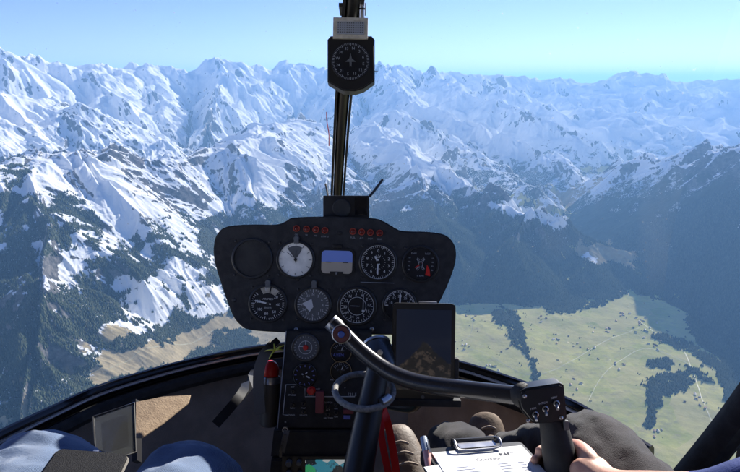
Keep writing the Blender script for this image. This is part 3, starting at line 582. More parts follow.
# ------------------------------------------------------------------ people, from the lap down, and what they hold
def denim():
    t = NT('blue_denim'); n_ = t.noise(9, 5, .6); f = t.noise(420, 2, .5); wv = t.n('ShaderNodeTexWave', Scale=260, Distortion=1.5, Detail=1); t.t.links.new(t.coord(), wv.inputs['Vector'])
    c = t.mix(t.ramp(n_, .35, .68), (.04,.075,.155), (.095,.145,.25)); c = t.mix(t.math('MULTIPLY', f, .45), c, (.22,.27,.36)); c = t.mix(t.math('MULTIPLY', wv.outputs['Fac'], .18), c, (.05,.08,.15))
    b = t.n('ShaderNodeBsdfPrincipled', Roughness=.9); b.inputs['Specular IOR Level'].default_value = .15; t.t.links.new(c, b.inputs[0]); b.inputs['Sheen Weight'].default_value = .15
    bp = t.n('ShaderNodeBump', Strength=.5, Distance=.0015); t.t.links.new(t.math('ADD', f, wv.outputs['Fac']), bp.inputs['Height']); t.t.links.new(bp.outputs[0], b.inputs['Normal']); t.t.links.new(b.outputs[0], t.out.inputs[0]); return t.m
M_denim = denim()
M_trou = pmat('charcoal_trousers', (.009,.009,.012), .9, .15, c2=(.026,.023,.027), nscale=22, bump=.5, bscale=600, Sheen_Weight=.15)
M_jack = pmat('navy_jacket', (.012,.025,.11), .75, .2, c2=(.018,.035,.15), nscale=12, bump=.4, bscale=300)
def skin_mat():
    t = NT('skin'); n_ = t.noise(45, 4, .6); c = t.mix(t.ramp(n_, .35, .65), (.46,.24,.17), (.56,.33,.24)); c = t.mix(t.math('MULTIPLY', t.ramp(t.noise(16, 2, .5), .5, .7), .5), c, (.58,.20,.14))
    b = t.n('ShaderNodeBsdfPrincipled', Roughness=.5); t.t.links.new(c, b.inputs[0]); b.inputs['Subsurface Weight'].default_value = .12; b.inputs['Subsurface Radius'].default_value = (.008,.003,.0015); b.inputs['Subsurface Scale'].default_value = 1
    bp = t.n('ShaderNodeBump', Strength=.35, Distance=.0008); t.t.links.new(t.noise(260, 5, .65), bp.inputs['Height']); t.t.links.new(bp.outputs[0], b.inputs['Normal']); t.t.links.new(b.outputs[0], t.out.inputs[0]); return t.m
M_skin = skin_mat()
def mid(a, b, t): return V3(a) * (1 - t) + V3(b) * t
def trousers(hl, hr, kl, kr, al, ar, rks, vox=.008, waist=None):
    pel = mid(hl, hr, .5) + V3((0, -.06, .0)); n_ = [(pel, .15), (pel + V3((0, -.03, .10)), (.15, .13))]; e = [(0, 1)]
    for h, k, a, rk in ((hl, kl, al, rks[0]), (hr, kr, ar, rks[1])):
        i = len(n_); h, k, a = V3(h), V3(k), V3(a)
        n_ += [(h, .105), (mid(h, k, .35), .092), (mid(h, k, .75), rk * 1.06), (k, rk), (mid(k, a, .22) , rk * .93), (mid(k, a, .6), rk * .80), (a, rk * .66)]
        e += [(0, i)] + [(i + j, i + j + 1) for j in range(6)]
    return skin([(p, (r * 1.12 if not isinstance(r, tuple) else r)) for p, r in n_], e, 2, vox, 3)
def shoe(th, heel, toe, ankle, wd, mat, solem, lacem=None, lace=True):
    heel, toe, ankle = V3(heel), V3(toe), V3(ankle); me = skin([(heel, .036), (mid(heel, toe, .35), .038), (mid(heel, toe, .7), (wd, .030)), (toe, (wd * .8, .024)), (mid(heel, ankle, .55), .040), (ankle, .040)], [(0,1),(1,2),(2,3),(0,4),(4,5)], 2, .005, 3)
    o = th.part('shoe', me, K[mat])
    d = (toe - heel).normalized(); up = V3((0, -d.z, d.y)).normalized()
    if up.z < 0: up = -up
    b = B(); pts = [heel - d * .02 - up * .026, mid(heel, toe, .35) - up * .026, mid(heel, toe, .7) - up * .020, toe - d * .006 - up * .010]
    tube(b, pts, [.026, wd * .70, wd * .80, wd * .40], 18, 5, flat=.22, up=up); th.part('sole', b, K[solem], o)
    if lace:
        b = B()
        for i in range(5):
            c = mid(heel, toe, .30 + .11 * i) + up * (.043 - .003 * i); s_ = CR_ * (.020 - .0015 * i); tube(b, [c - s_ - up * .004, c + up * .003 + d * .003, c + s_ - up * .004], .0024, 6, 3)
        c = mid(heel, toe, .28) + up * .046
        tube(b, [c, c + CR_ * .022 + up * .012, c + CR_ * .030 - up * .004, c + CR_ * .008], .0022, 6, 4); tube(b, [c, c - CR_ * .022 + up * .010, c - CR_ * .032 - up * .008, c - CR_ * .004], .0022, 6, 4); tube(b, [c, c + V3((.012,-.02,-.010)), c + V3((.018,-.03,-.035))], .0022, 6, 4)
        th.part('laces', b, K['lace'], o)
        b = B(); c = mid(heel, toe, .30); strip(b, [c + up * .034 - CR_ * .030, c + up * .050 - CR_ * .012, c + up * .052 + CR_ * .012, c + up * .034 + CR_ * .030], .022, .006, up, 5); th.part('tongue', b, K[mat], o)
ps = Thing('person', 'passenger in faded blue jeans sitting on the left, only the lap and knees in view', 'person', (-.37, .3, -1.1))
k1 = P(33, 423, .82) - V3((0,0,.078)); k2 = P(185, 438, .86) - V3((0,0,.066))
me = trousers((-.47,.24,-.585), (-.285,.24,-.585), k1, k2, (-.49,.93,-1.0), (-.27,1.0,-1.0), (.076, .066)); crumple(me, .007, 10, 31, (.7, 1.5, 1.2)); crumple(me, .0035, 24, 35, (.8,1.4,1.1))
ps.part('jeans', me, M_denim)
shoe(ps, (-.49,.93,-1.06), (-.50,1.10,-1.05), (-.49,.93,-.99), .044, 'brown', 'sole', lace=False); shoe(ps, (-.27,.98,-1.06), (-.275,1.14,-1.03), (-.27,.98,-.99), .044, 'brown', 'sole', lace=False)
pl = Thing('person', 'pilot in charcoal trousers and blue jacket on the right, hand on the stick grip', 'person', (.27, .3, -1.1))
kl = P(458, 415, .90) - V3((0,0,.050)); kr = P(605, 408, .84) - V3((0,0,.072))
ft_l, ft_r = P(392, 409, 1.12), P(485, 397, 1.2)
me = trousers((.18,.28,-.585), (.36,.24,-.585), kl, kr, ft_l + V3((.075,-.10,-.06)), ft_r + V3((.0,-.12,-.07)), (.040, .061)); crumple(me, .0055, 8, 51, (1.6, .7, 1.3)); crumple(me, .0035, 22, 55, (1.5, .8, 1.2))
pl.part('trousers', me, M_trou)
for tgt, mt_ in ((ft_l, 'tan'), (ft_r, 'brown')):
    toe = tgt + V3((0, .0, -.030)); sh = .06 if mt_ == 'tan' else .0; shoe(pl, toe + V3((sh,-.13,-.12)), toe, toe + V3((sh,-.14,-.04)), .045, mt_, 'sole', lace=True)
# the right hand round the grip, forearm and sleeve
W = P(606, 492, .70); nodes = [(P(780, 520, .50), .043), (P(690, 508, .61), .040), (W, (.024, .030)), (P(590, 470, .728), (.030, .022)), (P(582, 460, .742), (.030, .016))]
edges = [(0,1),(1,2),(2,3),(3,4)]
def chain(start, pts, radii, parent):
    i0 = len(nodes)
    for p, r in zip(pts, radii): nodes.append((p, r))
    edges.append((parent, i0)); edges.extend((i0 + k, i0 + k + 1) for k in range(len(pts) - 1))
arm = skin([(p, r) for p, r in nodes], edges, 2)
parts_ = [arm]
fing = [ # knuckle, far side, far left, tip : y rows
 [P(584,455,.752), P(573,457,.786), P(553,459,.800), P(538,460,.785), P(533.5,460,.768)],
 [P(586,467,.750), P(575,469,.786), P(554,471,.800), P(538,472,.783), P(532,472,.763)],
 [P(588,479,.748), P(577,481,.782), P(556,483,.796), P(541,484,.780), P(535,484,.762)],
 [P(590,490,.744), P(580,492,.774), P(561,494,.786), P(547,495,.774), P(541,495,.760)]]
for i, f in enumerate(fing):
    rr_ = [.0105,.0098,.0088,.0080,.0068] if i < 3 else [.009,.0085,.0075,.0068,.006]
    palm = P(594, 472 + i * 4, .728); parts_.append(skin([(palm, .011)] + list(zip(f, rr_)), [(k, k+1) for k in range(5)], 2))
parts_.append(skin([(P(596,470,.716), .014), (P(587,455,.735), .0125), (P(577,446,.770), .0110), (P(556,446,.796), .0100), (P(544,450,.785), .0088), (P(538,452,.772), .0072)], [(k, k+1) for k in range(5)], 2))
j = bmesh.new()
for m_ in parts_: j.from_mesh(m_); bpy.data.meshes.remove(m_)
jm = bpy.data.meshes.new('arm'); j.to_mesh(jm); j.free(); jo = bpy.data.objects.new('arm', jm); COL.objects.link(jo)
md = jo.modifiers.new('r', 'REMESH'); md.mode = 'VOXEL'; md.voxel_size = .0021; md.use_smooth_shade = True; md = jo.modifiers.new('s', 'SMOOTH'); md.factor = .5; md.iterations = 5
am = bpy.data.meshes.new_from_object(jo.evaluated_get(bpy.context.evaluated_depsgraph_get())); bpy.data.objects.remove(jo)
for p in am.polygons: p.use_smooth = True
body = pl.part('body', am, M_skin)
me = skin([(P(636,512,.675), .033), (P(660,516,.65), .040), (P(700,519,.605), .050), (P(745,519,.555), .058), (P(800,520,.49), .072), (V3((.50,.12,-.28)), .078)], [(0,1),(1,2),(2,3),(3,4),(4,5)], 2, .006, 3); crumple(me, .004, 12, 71)
pl.part('jacket_sleeve', me, M_jack)
# clipboard on the pilot's left thigh
tl, tr = on_z(429, 448.5, -.495), on_z(519, 441.5, -.505); xw = (tr - tl).length; X_ = (tr - tl).normalized(); Y_ = V3((0, 1, 0)) - X_ * X_.y + V3((0,0,-.10)); Y_ = (Y_ - X_ * Y_.dot(X_)).normalized(); Z_ = X_.cross(Y_)
o0 = (tl + tr) / 2; Mc_ = Matrix(((X_.x,Y_.x,Z_.x,o0.x),(X_.y,Y_.y,Z_.y,o0.y),(X_.z,Y_.z,Z_.z,o0.z),(0,0,0,1)))
cb = Thing('clipboard', 'clipboard with printed white sheets lying on the pilot thigh', 'clipboard', o0 - Y_ * .1)
b = B(); prism(b, [(x, y - .10) for x, y in rrect(xw + .012, .21, .008)], -.006, -.0025, Mc_, .001); board = cb.part('board', b, K['plastic'])
b = B(); box(b, (0, -.105, -.0012), (xw - .002, .19, .0018), Mc_); sheet = cb.part('sheet', b, K['paper'])
b = B(); box(b, (-.030, -.100, -.0022), (.125, .165, .0010), Mc_ @ Matrix.Translation((0, -.012, .0004)) @ Matrix.Rotation(R(7), 4, 'Z')); cb.part('lower_sheet', b, K['paper'])
b = B(); Mt2 = Mc_ @ Matrix.Translation((0, 0, .0002)); text(b, 'Checklist', .0095, Mt2 @ Matrix.Translation((.004, -.037, 0))); text(b, 'R44', .0095, Mt2 @ Matrix.Translation((.032, -.0285, 0)))
for k in (-.0003, .0003): text(b, 'R44', .0095, Mt2 @ Matrix.Translation((.032 + k, -.0285, 0)))
text(b, 'PREFLIGHT', .0055, Mt2 @ Matrix.Translation((.049, -.0265, 0))); box(b, (.012, -.0445, 0), (.09, .0005, .0001), Mt2); cb.part('heading_print', b, K['ink'], sheet)
b = B()
for i in range(22):
    y = -.050 - i * .006; L1 = .018 + .022 * ((i * 37 % 11) / 11)
    box(b, (-xw*.36 + L1/2, y, 0), (L1, .0011, .0001), Mt2); L2 = .015 + .018 * ((i * 53 % 13) / 13); box(b, (.012 + L2/2, y, 0), (L2, .0011, .0001), Mt2); box(b, (.046, y, 0), (.010, .0011, .0001), Mt2)
cb.part('small_print', b, K['inkl'], sheet)
b = B(); tube(b, [Mc_ @ V3(p) for p in ((-.032,.006,.004),(.034,.006,.004))], .0042, 10, 2); clip = cb.part('clip_hinge', b, K['dark_steel'])
b = B(); tube(b, [Mc_ @ V3(p) for p in ((-.030,.008,.006),(-.033,-.004,.010),(-.030,-.016,.004),(0,-.017,.003),(.030,-.016,.004),(.034,-.004,.010),(.031,.008,.006))], .0016, 8, 6); box(b, (0,-.004,.004), (.056,.018,.001), Mc_); cb.part('clip_wire', b, K['steel'], clip)
pn = Thing('pen', 'clear pen with a pinkish red barrel propped at the clipboard corner', 'pen', P(430, 466, .77))
b = B(); tube(b, [P(429.5,468,.765), P(426.5,452,.785)], .0056, 12, 2); pn.part('barrel', b, pmat('pink_barrel', (.62,.30,.28), .25))
b = B(); tube(b, [P(426.5,452,.785), P(423.5,438,.805)], [.0058,.0050], 12, 2); pn.part('cap', b, pmat('pale_blue_cap', (.34,.40,.50), .2)); b = B(); strip(b, [P(430,453,.776), P(428,440,.795)], .0022, .001, CN_); pn.part('pocket_clip', b, K['steel'])
# case on the passenger's lap
cA, cB = on_z(58, 447.5, -.462), on_z(129, 453.5, -.478); X_ = (cB - cA).normalized(); Y_ = V3((0,1,-.05)); Y_ = (Y_ - X_ * Y_.dot(X_)).normalized(); Z_ = X_.cross(Y_); o0 = (cA + cB) / 2; xw = (cB - cA).length
Mn = Matrix(((X_.x,Y_.x,Z_.x,o0.x),(X_.y,Y_.y,Z_.y,o0.y),(X_.z,Y_.z,Z_.z,o0.z),(0,0,0,1)))
nb = Thing('leather_case', 'black grained leather case with pale worn edge lying on the jeans', 'case', o0 - Y_ * .07)
b = B(); prism(b, [(x, y - .078) for x, y in rrect(xw, .156, .009)], -.012, 0, Mn, .002, 3); nb.part('cover', b, K['leather'])
b = B(); q = [Mn @ V3((x, y - .078, -.006)) for x, y in rrect(xw + .001, .157, .009)]; tube(b, q, .0022, 8, 1, smooth=False, closed=True); nb.part('worn_edge', b, K['strap'])
b = B(); box(b, (xw*.03, .0005, -.003), (.007, .004, .006), Mn, .001); nb.part('clasp', b, K['steel'])
# seats
for x, lb in ((-.38, 'black front seat under the passenger in jeans'), (.27, 'black front seat under the pilot')):
    se = Thing('front_seat', lb, 'seat', (x, .2, -1.1)); b = B(); box(b, (x, .20, -.755), (.44, .56, .10), None, .03, 3); se.part('cushion', b, K['leather'])
    b = B(); box(b, (x, -.12, -.36), (.42, .10, .72), None, .035, 3); se.part('backrest', b, K['leather']); b = B(); box(b, (x, .18, -.96), (.40, .44, .28), None, .01); se.part('seat_base', b, K['lining'])
print('people', time.time() - T0)
# ------------------------------------------------------------------ ridges of the range
# (x, y in the photograph, distance km); each polyline becomes a crest in the world; k = side slope
RIDGES = [
 # sky line
 (0.62, [(-260,46,15),(-120,50,16),(-30,44,17),(0,49,17),(15,58,17.5),(35,53,18),(60,65,18.5),(110,66,19),(150,67,20),(195,70,21),(208,66,21),(213,56,21),(224,63,21),(240,62,21),(265,69,21),(290,61,22),(320,68,22),(385,67,22),(425,71,23),(470,75,24),(500,79,26),(540,85,30)]),
 (0.40, [(470,79,27),(500,76,25),(530,78,25),(560,80,25),(600,81,25),(625,81,26),(636,70,26.5),(647,85,27),(664,82,27),(690,82,27),(705,85,27),(722,80,26),(740,80,26),(860,77,26),(1000,79,26)]),
 (0.5, [(560,95,22),(610,96,22),(660,91,22.5),(700,96,22.5),(760,90,22),(900,88,22)]),
 # ribs below the sky line
 (0.75, [(213,58,21),(222,80,18.5),(214,108,15.5),(205,136,13)]),
 (0.7, [(60,66,18.5),(100,85,16),(112,100,14.5),(90,112,13)]),
 (0.7, [(290,62,22),(262,85,19),(235,110,16)]),
 (0.7, [(320,68,22),(340,95,18),(350,120,14.5)]),
 (0.7, [(150,67,20),(158,95,17),(140,120,14)]),
 # lit plateau on the left
 (0.42, [(-200,70,11),(-60,82,11),(0,97,11),(35,98,11),(80,118,10.6),(110,135,10.3),(135,140,10.2),(158,150,10)]),
 # near mountain on the left
 (0.62, [(-260,190,5.2),(-60,182,5.4),(0,172,5.6),(35,160,6),(75,152,6.2),(110,155,6.3),(150,164,6.5),(180,158,7),(225,146,7.5)]),
 (0.62, [(75,152,6.2),(100,185,5.5),(135,232,4.95),(155,262,4.7)]),
 (0.66, [(20,168,5.7),(45,220,4.8),(48,290,4.0),(42,360,3.45),(30,420,3.1)]),
 (0.66, [(165,162,6.8),(190,210,5.8),(210,250,5.25),(228,285,4.95)]),
 # centre mountains
 (0.68, [(225,146,7.5),(245,160,7.1),(258,185,6.5),(272,215,5.9),(300,262,5.1)]),
 (0.5, [(225,146,7.5),(255,136,8.4),(275,122,9.8),(290,117,10.5),(305,124,10.3),(322,148,9.3)]),
 (0.6, [(322,148,9.3),(330,180,7.6),(345,215,6.4),(360,250,5.6)]),
 # the diagonals, centre to right
 (0.74, [(366,124,10.5),(385,135,9.6),(410,148,8.9),(440,168,7.8),(470,190,7.0),(490,205,6.4),(520,211,6.25),(555,224,6.15),(590,243,6.1),(625,256,6.1),(652,282,5.75)]),
 (0.62, [(385,68,22),(405,92,16.5),(430,105,14.5),(470,120,13),(520,145,11),(560,168,9.8)]),
 (0.62, [(425,71,23),(455,88,18.5),(500,103,16.5),(545,122,14.6),(590,150,12.6)]),
 (0.62, [(395,112,13),(430,135,11.2),(470,155,9.9),(510,178,8.9),(535,190,8.5)]),
 (0.6, [(470,75,24),(500,90,21),(540,104,18.5),(570,120,17)]),
 (0.65, [(410,148,8.9),(420,190,6.9),(440,235,5.6)]),
 (0.7, [(520,211,6.25),(512,245,5.5)]),
 (0.6, [(590,243,6.1),(588,265,5.7)]),
 # the long lit shelf and what stands before it
 (0.34, [(548,112,21),(590,109,19),(630,115,18),(665,121,17.5),(695,129,17),(712,136,16.5)]),
 (0.5, [(690,122,20),(720,116,21),(760,120,20),(860,110,20)]),
 # right mountain
 (0.72, [(560,200,9.0),(590,182,9.3),(620,168,9.2),(655,158,8.8),(690,152,8.5),(705,146,8.3),(740,150,8),(800,130,7.6),(900,120,7.5)]),
 (0.64, [(705,146,8.3),(716,190,7.2),(745,215,6.8)]),
]
def seg_field(x, y):
    H = np.full(x.shape, -9000.0, np.float32)
    for k, pts in RIDGES:
        P = [far_point(a, b, 1000 * (d if d < 11 else 11 + (d - 11) * .55)) for a, b, d in pts]
        for A, B in zip(P[:-1], P[1:]):
            ex, ey = B[0] - A[0], B[1] - A[1]; L2 = ex * ex + ey * ey
            t = np.clip(((x - A[0]) * ex + (y - A[1]) * ey) / L2, 0, 1)
            d = np.hypot(x - A[0] - t * ex, y - A[1] - t * ey)
            z = A[2] + t * (B[2] - A[2]) - k * 1.2 * d + 0.5 * k * 400 * (1 - np.exp(-d / 400)) - 0.25 * k * 400 * 0
            # smooth maximum
            m = np.maximum(H, z); df = np.abs(H - z); kk = 60.0
            H = (m + np.maximum(kk - df, 0) ** 2 / (4 * kk)).astype(np.float32)
    return H

def floor_field(x, y):
    r = np.hypot(x, y) / 1000
    f = -1940 + 20 * fbm(x / 900, y / 900, 3, 40)
    az = np.degrees(np.arctan2(x, y))
    g2 = np.exp(-((az - (17 + 2.2 * (r - 8.5))) / 2.4) ** 2) * sstep(6.8, 8, r) * (1 - sstep(12, 14, r))
    f = f + 850 * sstep(8, 18, r) + 520 * sstep(8.5, 13, r) * (.75 - np.abs(fbm(x / 2600, y / 2600, 4, 55)) * 1.6) * (1 - g2)
    f = f - 170 * g2
    az = np.degrees(np.arctan2(x, y))
    f = f + 1400 * sstep(46, 70, np.abs(az)) * sstep(3, 9, r)
    # the deep valley on the right, below the shelf of the village
    g = sstep(-60, 450, x - np.interp(y, [2500, 3200, 4200, 5060, 5700, 7000], [2050, 2336, 2673, 2700, 2350, 2350]) + 120 * perlin(x / 420, y / 420, 5))
    f = f - 330 * g * (1 - sstep(7.5, 9.5, r))
    # meadows rise a little to the left
    f = f + 230 * sstep(-400, -3200, x) * (1 - sstep(6, 8, r))
    f = f + (r < 6) * 45 * perlin(x / 1500, y / 1500, 77)
    return f.astype(np.float32)

def base_field(x, y):
    w = 1.0 - 0.0
    r = np.hypot(x, y)
    amp = np.clip(r / 10000, .35, 1.3)
    wx = x + amp * (230 * fbm(x / 1700, y / 1700, 4, 3))
    wy = y + amp * (230 * fbm(x / 1700, y / 1700, 4, 13))
    z = seg_field(wx, wy)
    fl = floor_field(x, y)
    m = np.maximum(z, fl); df = np.abs(z - fl); kk = 90.0
    h = m + np.maximum(kk - df, 0) ** 2 / (4 * kk)
    return h, np.clip((z - fl) / 350, 0, 1)

# ------------------------------------------------------------------ polar sheet of ground, fine where the cabin looks
DET = 1.0
def build_grid():
    fine = np.arange(-40, 40.001, 0.072 / DET)
    side = np.concatenate([np.arange(0.5, 8, 0.5), np.arange(8, 138, 4.0)])
    az = np.concatenate([-180 + 0 * fine[:1], (-40 - side)[::-1], fine, 40 + side, np.array([180.0])])
    n = int(1500 * DET)
    rr = np.concatenate([np.linspace(60, 2350, 26)[:-1], np.exp(np.linspace(math.log(2350), math.log(27000), n)),
                         np.exp(np.linspace(math.log(27000), math.log(56000), 160))[1:]])
    return R(1) * az, rr
AZ, RR = build_grid()
# the coarse pass on a thinner grid, brought up by interpolation
ca = np.unique(np.concatenate([AZ[::4], AZ[-1:]])); cr = np.unique(np.concatenate([RR[::4], RR[-1:]]))
CA, CR = np.meshgrid(ca, cr)
CX, CY = (CR * np.sin(CA)), (CR * np.cos(CA))
hb, ov = base_field(CX, CY)
gr = np.gradient(hb, cr, axis=0); ga = np.gradient(hb, ca, axis=1) / CR
gx = gr * np.sin(CA) + ga * np.cos(CA); gy = gr * np.cos(CA) - ga * np.sin(CA)
def blur(a):
    for ax in (0, 1):
        a = (np.roll(a, 1, ax) + 2 * a + np.roll(a, -1, ax)) / 4
    return a
for _ in range(6): gx, gy = blur(gx), blur(gy)
def up(a):
    ia = np.interp(AZ, ca, np.arange(len(ca))); ir = np.interp(RR, cr, np.arange(len(cr)))
    j = np.minimum(ia.astype(int), len(ca) - 2); fj = (ia - j).astype(np.float32)
    i = np.minimum(ir.astype(int), len(cr) - 2); fi = (ir - i).astype(np.float32)[:, None]
    a = a.astype(np.float32); t = a[:, j] * (1 - fj) + a[:, j + 1] * fj
    return t[i] * (1 - fi) + t[i + 1] * fi
H0, OV, GX, GY = up(hb), up(ov), up(gx), up(gy)
AA, RG = np.meshgrid(AZ, RR)
X = (RG * np.sin(AA)); Y = (RG * np.cos(AA))
print('base', time.time() - T0)
def gullies(X, Y, H, gx, gy, ov):
    """erosion-like ribs running down the slope, several sizes"""
    H = H.copy(); out = np.zeros_like(H); rk = np.hypot(X, Y)
    wx = X + 60 * fbm(X / 400, Y / 400, 2, 90); wy = Y + 60 * fbm(X / 400, Y / 400, 2, 95)
    sx, sy = gx.copy(), gy.copy()
    for o, (lam, amp) in enumerate([(1500, 95), (620, 40), (250, 15), (112, 7.5), (52, 4)]):
        s = np.hypot(sx, sy) + 1e-4
        st = np.clip(s / 0.35, 0, 1.3) * np.clip(ov * 1.2, 0, 1)
        nx, ny = -sy / s, sx / s
        px, py = wx / lam, wy / lam
        ix = np.floor(px).astype(np.int64); iy = np.floor(py).astype(np.int64)
        C = np.zeros_like(H); S = np.zeros_like(H); W = np.zeros_like(H)
        for dx in (-1, 0, 1):
            for dy in (-1, 0, 1):
                k = _h(ix + dx, iy + dy, 500 + o)
                vx = (px - ix - dx - _U[k]).astype(np.float32); vy = (py - iy - dy - _V[k]).astype(np.float32)
                w = np.exp(-2.2 * (vx * vx + vy * vy))
                ph = (vx * nx + vy * ny) * 6.283 * 1.0
                C += w * np.cos(ph); S += w * np.sin(ph); W += w
        C /= W; S /= W
        out += amp * st * (.45 * C + .75 * (1 - 2 * np.abs(S)))
        # the ribs turn the slope for the next, smaller ones
        sx = sx - nx * S * st * amp / lam * 6.283 * .8; sy = sy - ny * S * st * amp / lam * 6.283 * .8
    return out, sx, sy
E, SX, SY = gullies(X, Y, H0, GX, GY, OV)
_cd = np.maximum(Y * cP - H0 * sP, 1.0); CXP = 370 + F * X / _cd; CYP = 236 - F * (Y * sP + H0 * cP) / _cd; CXP[Y < 500] = -999
E *= .5 + .8 * sstep(-.55, .55, fbm(X / 2600, Y / 2600, 2, 990))
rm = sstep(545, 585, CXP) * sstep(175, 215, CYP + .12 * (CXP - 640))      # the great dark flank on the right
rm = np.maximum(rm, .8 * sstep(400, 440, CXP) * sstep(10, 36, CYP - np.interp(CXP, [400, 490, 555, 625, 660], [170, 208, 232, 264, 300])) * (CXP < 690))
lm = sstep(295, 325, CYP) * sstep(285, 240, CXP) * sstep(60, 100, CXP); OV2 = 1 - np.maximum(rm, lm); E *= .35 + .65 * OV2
Z = H0 + E
def ridgedmf(x, y, o, s):
    r = 0; a = 1.0; f = 1; wgt = 1.0; tot = 0
    for i in range(o):
        n = 1 - np.abs(perlin(x * f, y * f, s + i)) * 1.45; n = np.clip(n, 0, 1) ** 2 * wgt; r = r + n * a; tot += a; wgt = np.clip(n * 1.9, 0.15, 1); a *= .5; f *= 2.07
    return r / tot
wq = 160 * fbm(X / 700, Y / 700, 2, 260)
ridged = ridgedmf((X + wq) / 1150, (Y - wq) / 1150, 7, 200)
Z += (ridged - .45) * 130 * (.3 + .7 * OV2) * OV * np.clip(RG / 7000, .6, 1.15) * np.clip(RG / 9000, .6, 1.25)
Z += fbm(X / 90, Y / 90, 4, 300, .6) * 3.0 * OV + fbm(X / 300, Y / 300, 4, 330) * 6
Z = Z.astype(np.float32)
def height_at(x, y):
    a = math.atan2(x, y); r = math.hypot(x, y)
    i = np.interp(r, RR, np.arange(len(RR))); j = np.interp(a, AZ, np.arange(len(AZ)))
    i0 = min(int(i), len(RR) - 2); j0 = min(int(j), len(AZ) - 2); fi, fj = i - i0, j - j0
    return float((Z[i0, j0] * (1 - fj) + Z[i0, j0 + 1] * fj) * (1 - fi) + (Z[i0 + 1, j0] * (1 - fj) + Z[i0 + 1, j0 + 1] * fj) * fi)
print('relief', time.time() - T0)
# real slope of the finished relief
dr = np.gradient(Z, RR, axis=0); da = np.gradient(Z, AZ, axis=1) / RG
TX = dr * np.sin(AA) + da * np.cos(AA); TY = dr * np.cos(AA) - da * np.sin(AA)
SLOPE = np.hypot(TX, TY).astype(np.float32); del dr, da
# ------------------------------------------------------------------ ground cover, by place
dep = X * 0
cx = X; cyv = Y * cP - Z * sP; cz = Y * sP + Z * cP
PX = np.where(cyv > 1, 370 + F * cx / np.maximum(cyv, 1), -9999)
PY = np.where(cyv > 1, 236 - F * cz / np.maximum(cyv, 1), 9999)
wpx = PX + 7 * fbm(X / 260, Y / 260, 4, 410); wpy = PY + 7 * fbm(X / 260, Y / 260, 4, 430)
def blob(cx, cy, rx, ry, ang=0, soft=.35):
    c, s = math.cos(R(ang)), math.sin(R(ang))
    u = ((wpx - cx) * c + (wpy - cy) * s) / rx; v = (-(wpx - cx) * s + (wpy - cy) * c) / ry
    return 1 - sstep(1 - soft, 1 + soft, np.hypot(u, v))
SLOPE2 = SLOPE / np.clip(RG / 6500, 1, 1.9)
n1 = fbm(X / 330, Y / 330, 5, 600); n2 = fbm(X / 120, Y / 120, 4, 640); n3 = fbm(X / 1300, Y / 1300, 3, 660)
n4 = fbm(X / 48, Y / 48, 3, 680)
snow = sstep(-1840, -1540, Z + 150 * n1 + 120 * n3)
snow *= 1 - sstep(.80, 1.2, SLOPE2 + .30 * n2 + .2 * n4)             # rock breaks through where it is steep
snow *= 1 - .5 * sstep(.25, .6, n2 + .3 * n1) * sstep(-900, -1400, Z)
near = 1 - sstep(7500, 9500, RG)
forest = sstep(-1120, -1480, Z + 260 * n1 + 150 * n3 + 120 * n2) * sstep(.22, .4, SLOPE) * sstep(-.25, .12, n1 + .5 * n3 + .35 * near + .15) * (1 - sstep(1.2, 1.7, SLOPE))
forest *= 1 - .5 * sstep(11000, 15000, RG)
# left mountain: open snow fields and woods
opn = np.zeros_like(Z); wood = np.zeros_like(Z); bare = np.zeros_like(Z)
for b in [(108,195,15,42,-32),(85,165,34,9,5),(92,252,28,5,-8),(75,275,14,10,0),(165,288,48,20,-25),(205,300,26,16,0),(150,315,36,13,-20),(148,208,10,8,0),(40,180,30,10,-20),(262,170,20,34,-20),(222,205,20,10,-30),(185,235,12,20,-40),(525,212,42,7,14),(120,285,12,8,0),(480,130,60,14,25),(395,145,38,15,25),(440,175,36,10,25)]:
    opn = np.maximum(opn, blob(*b))
for b in [(60,230,40,30,0),(18,250,22,90,0),(50,320,45,24,0),(105,290,26,26,40),(15,340,30,60,0),(165,335,10,8,0),(135,345,22,9,-20),(235,345,26,14,10),(150,250,20,20,30),(200,250,18,24,40),(125,265,30,14,20),
          (450,260,70,55,0),(560,270,80,38,10),(500,240,70,30,0),(520,325,13,22,-20),(350,280,80,40,0),(680,240,110,66,0),(620,310,18,10,0)]:
    wood = np.maximum(wood, blob(*b))
for b in [(605,253,34,10,12),(575,192,40,9,-22),(150,354,58,17,-14),(215,332,38,13,-20),(122,338,20,16,30),(95,372,14,10,0)]: bare = np.maximum(bare, blob(*b))
thick = sstep(-.42, -.02, n2 + .6 * n1 + .45 * n4)
forest = np.maximum(forest * .9, wood * thick)
forest *= (1 - opn * sstep(-.25, .1, .42 - n2 - .8 * n4)) * (1 - bare)
low = sstep(290, 320, PY) * (PX < 300)
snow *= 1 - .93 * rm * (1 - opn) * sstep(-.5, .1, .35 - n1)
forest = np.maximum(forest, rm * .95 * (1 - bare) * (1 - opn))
snow *= 1 - .8 * bare * low * sstep(-.6, .2, .55 - n2 - n4 * .6)
snow = np.clip(snow + (1 - bare * low) * opn * 1.2 * (.55 + .9 * n2 + .5), 0, 1)
valley = sstep(.30, .16, SLOPE) * (1 - sstep(-1670, -1590, Z)) * (1 - opn)
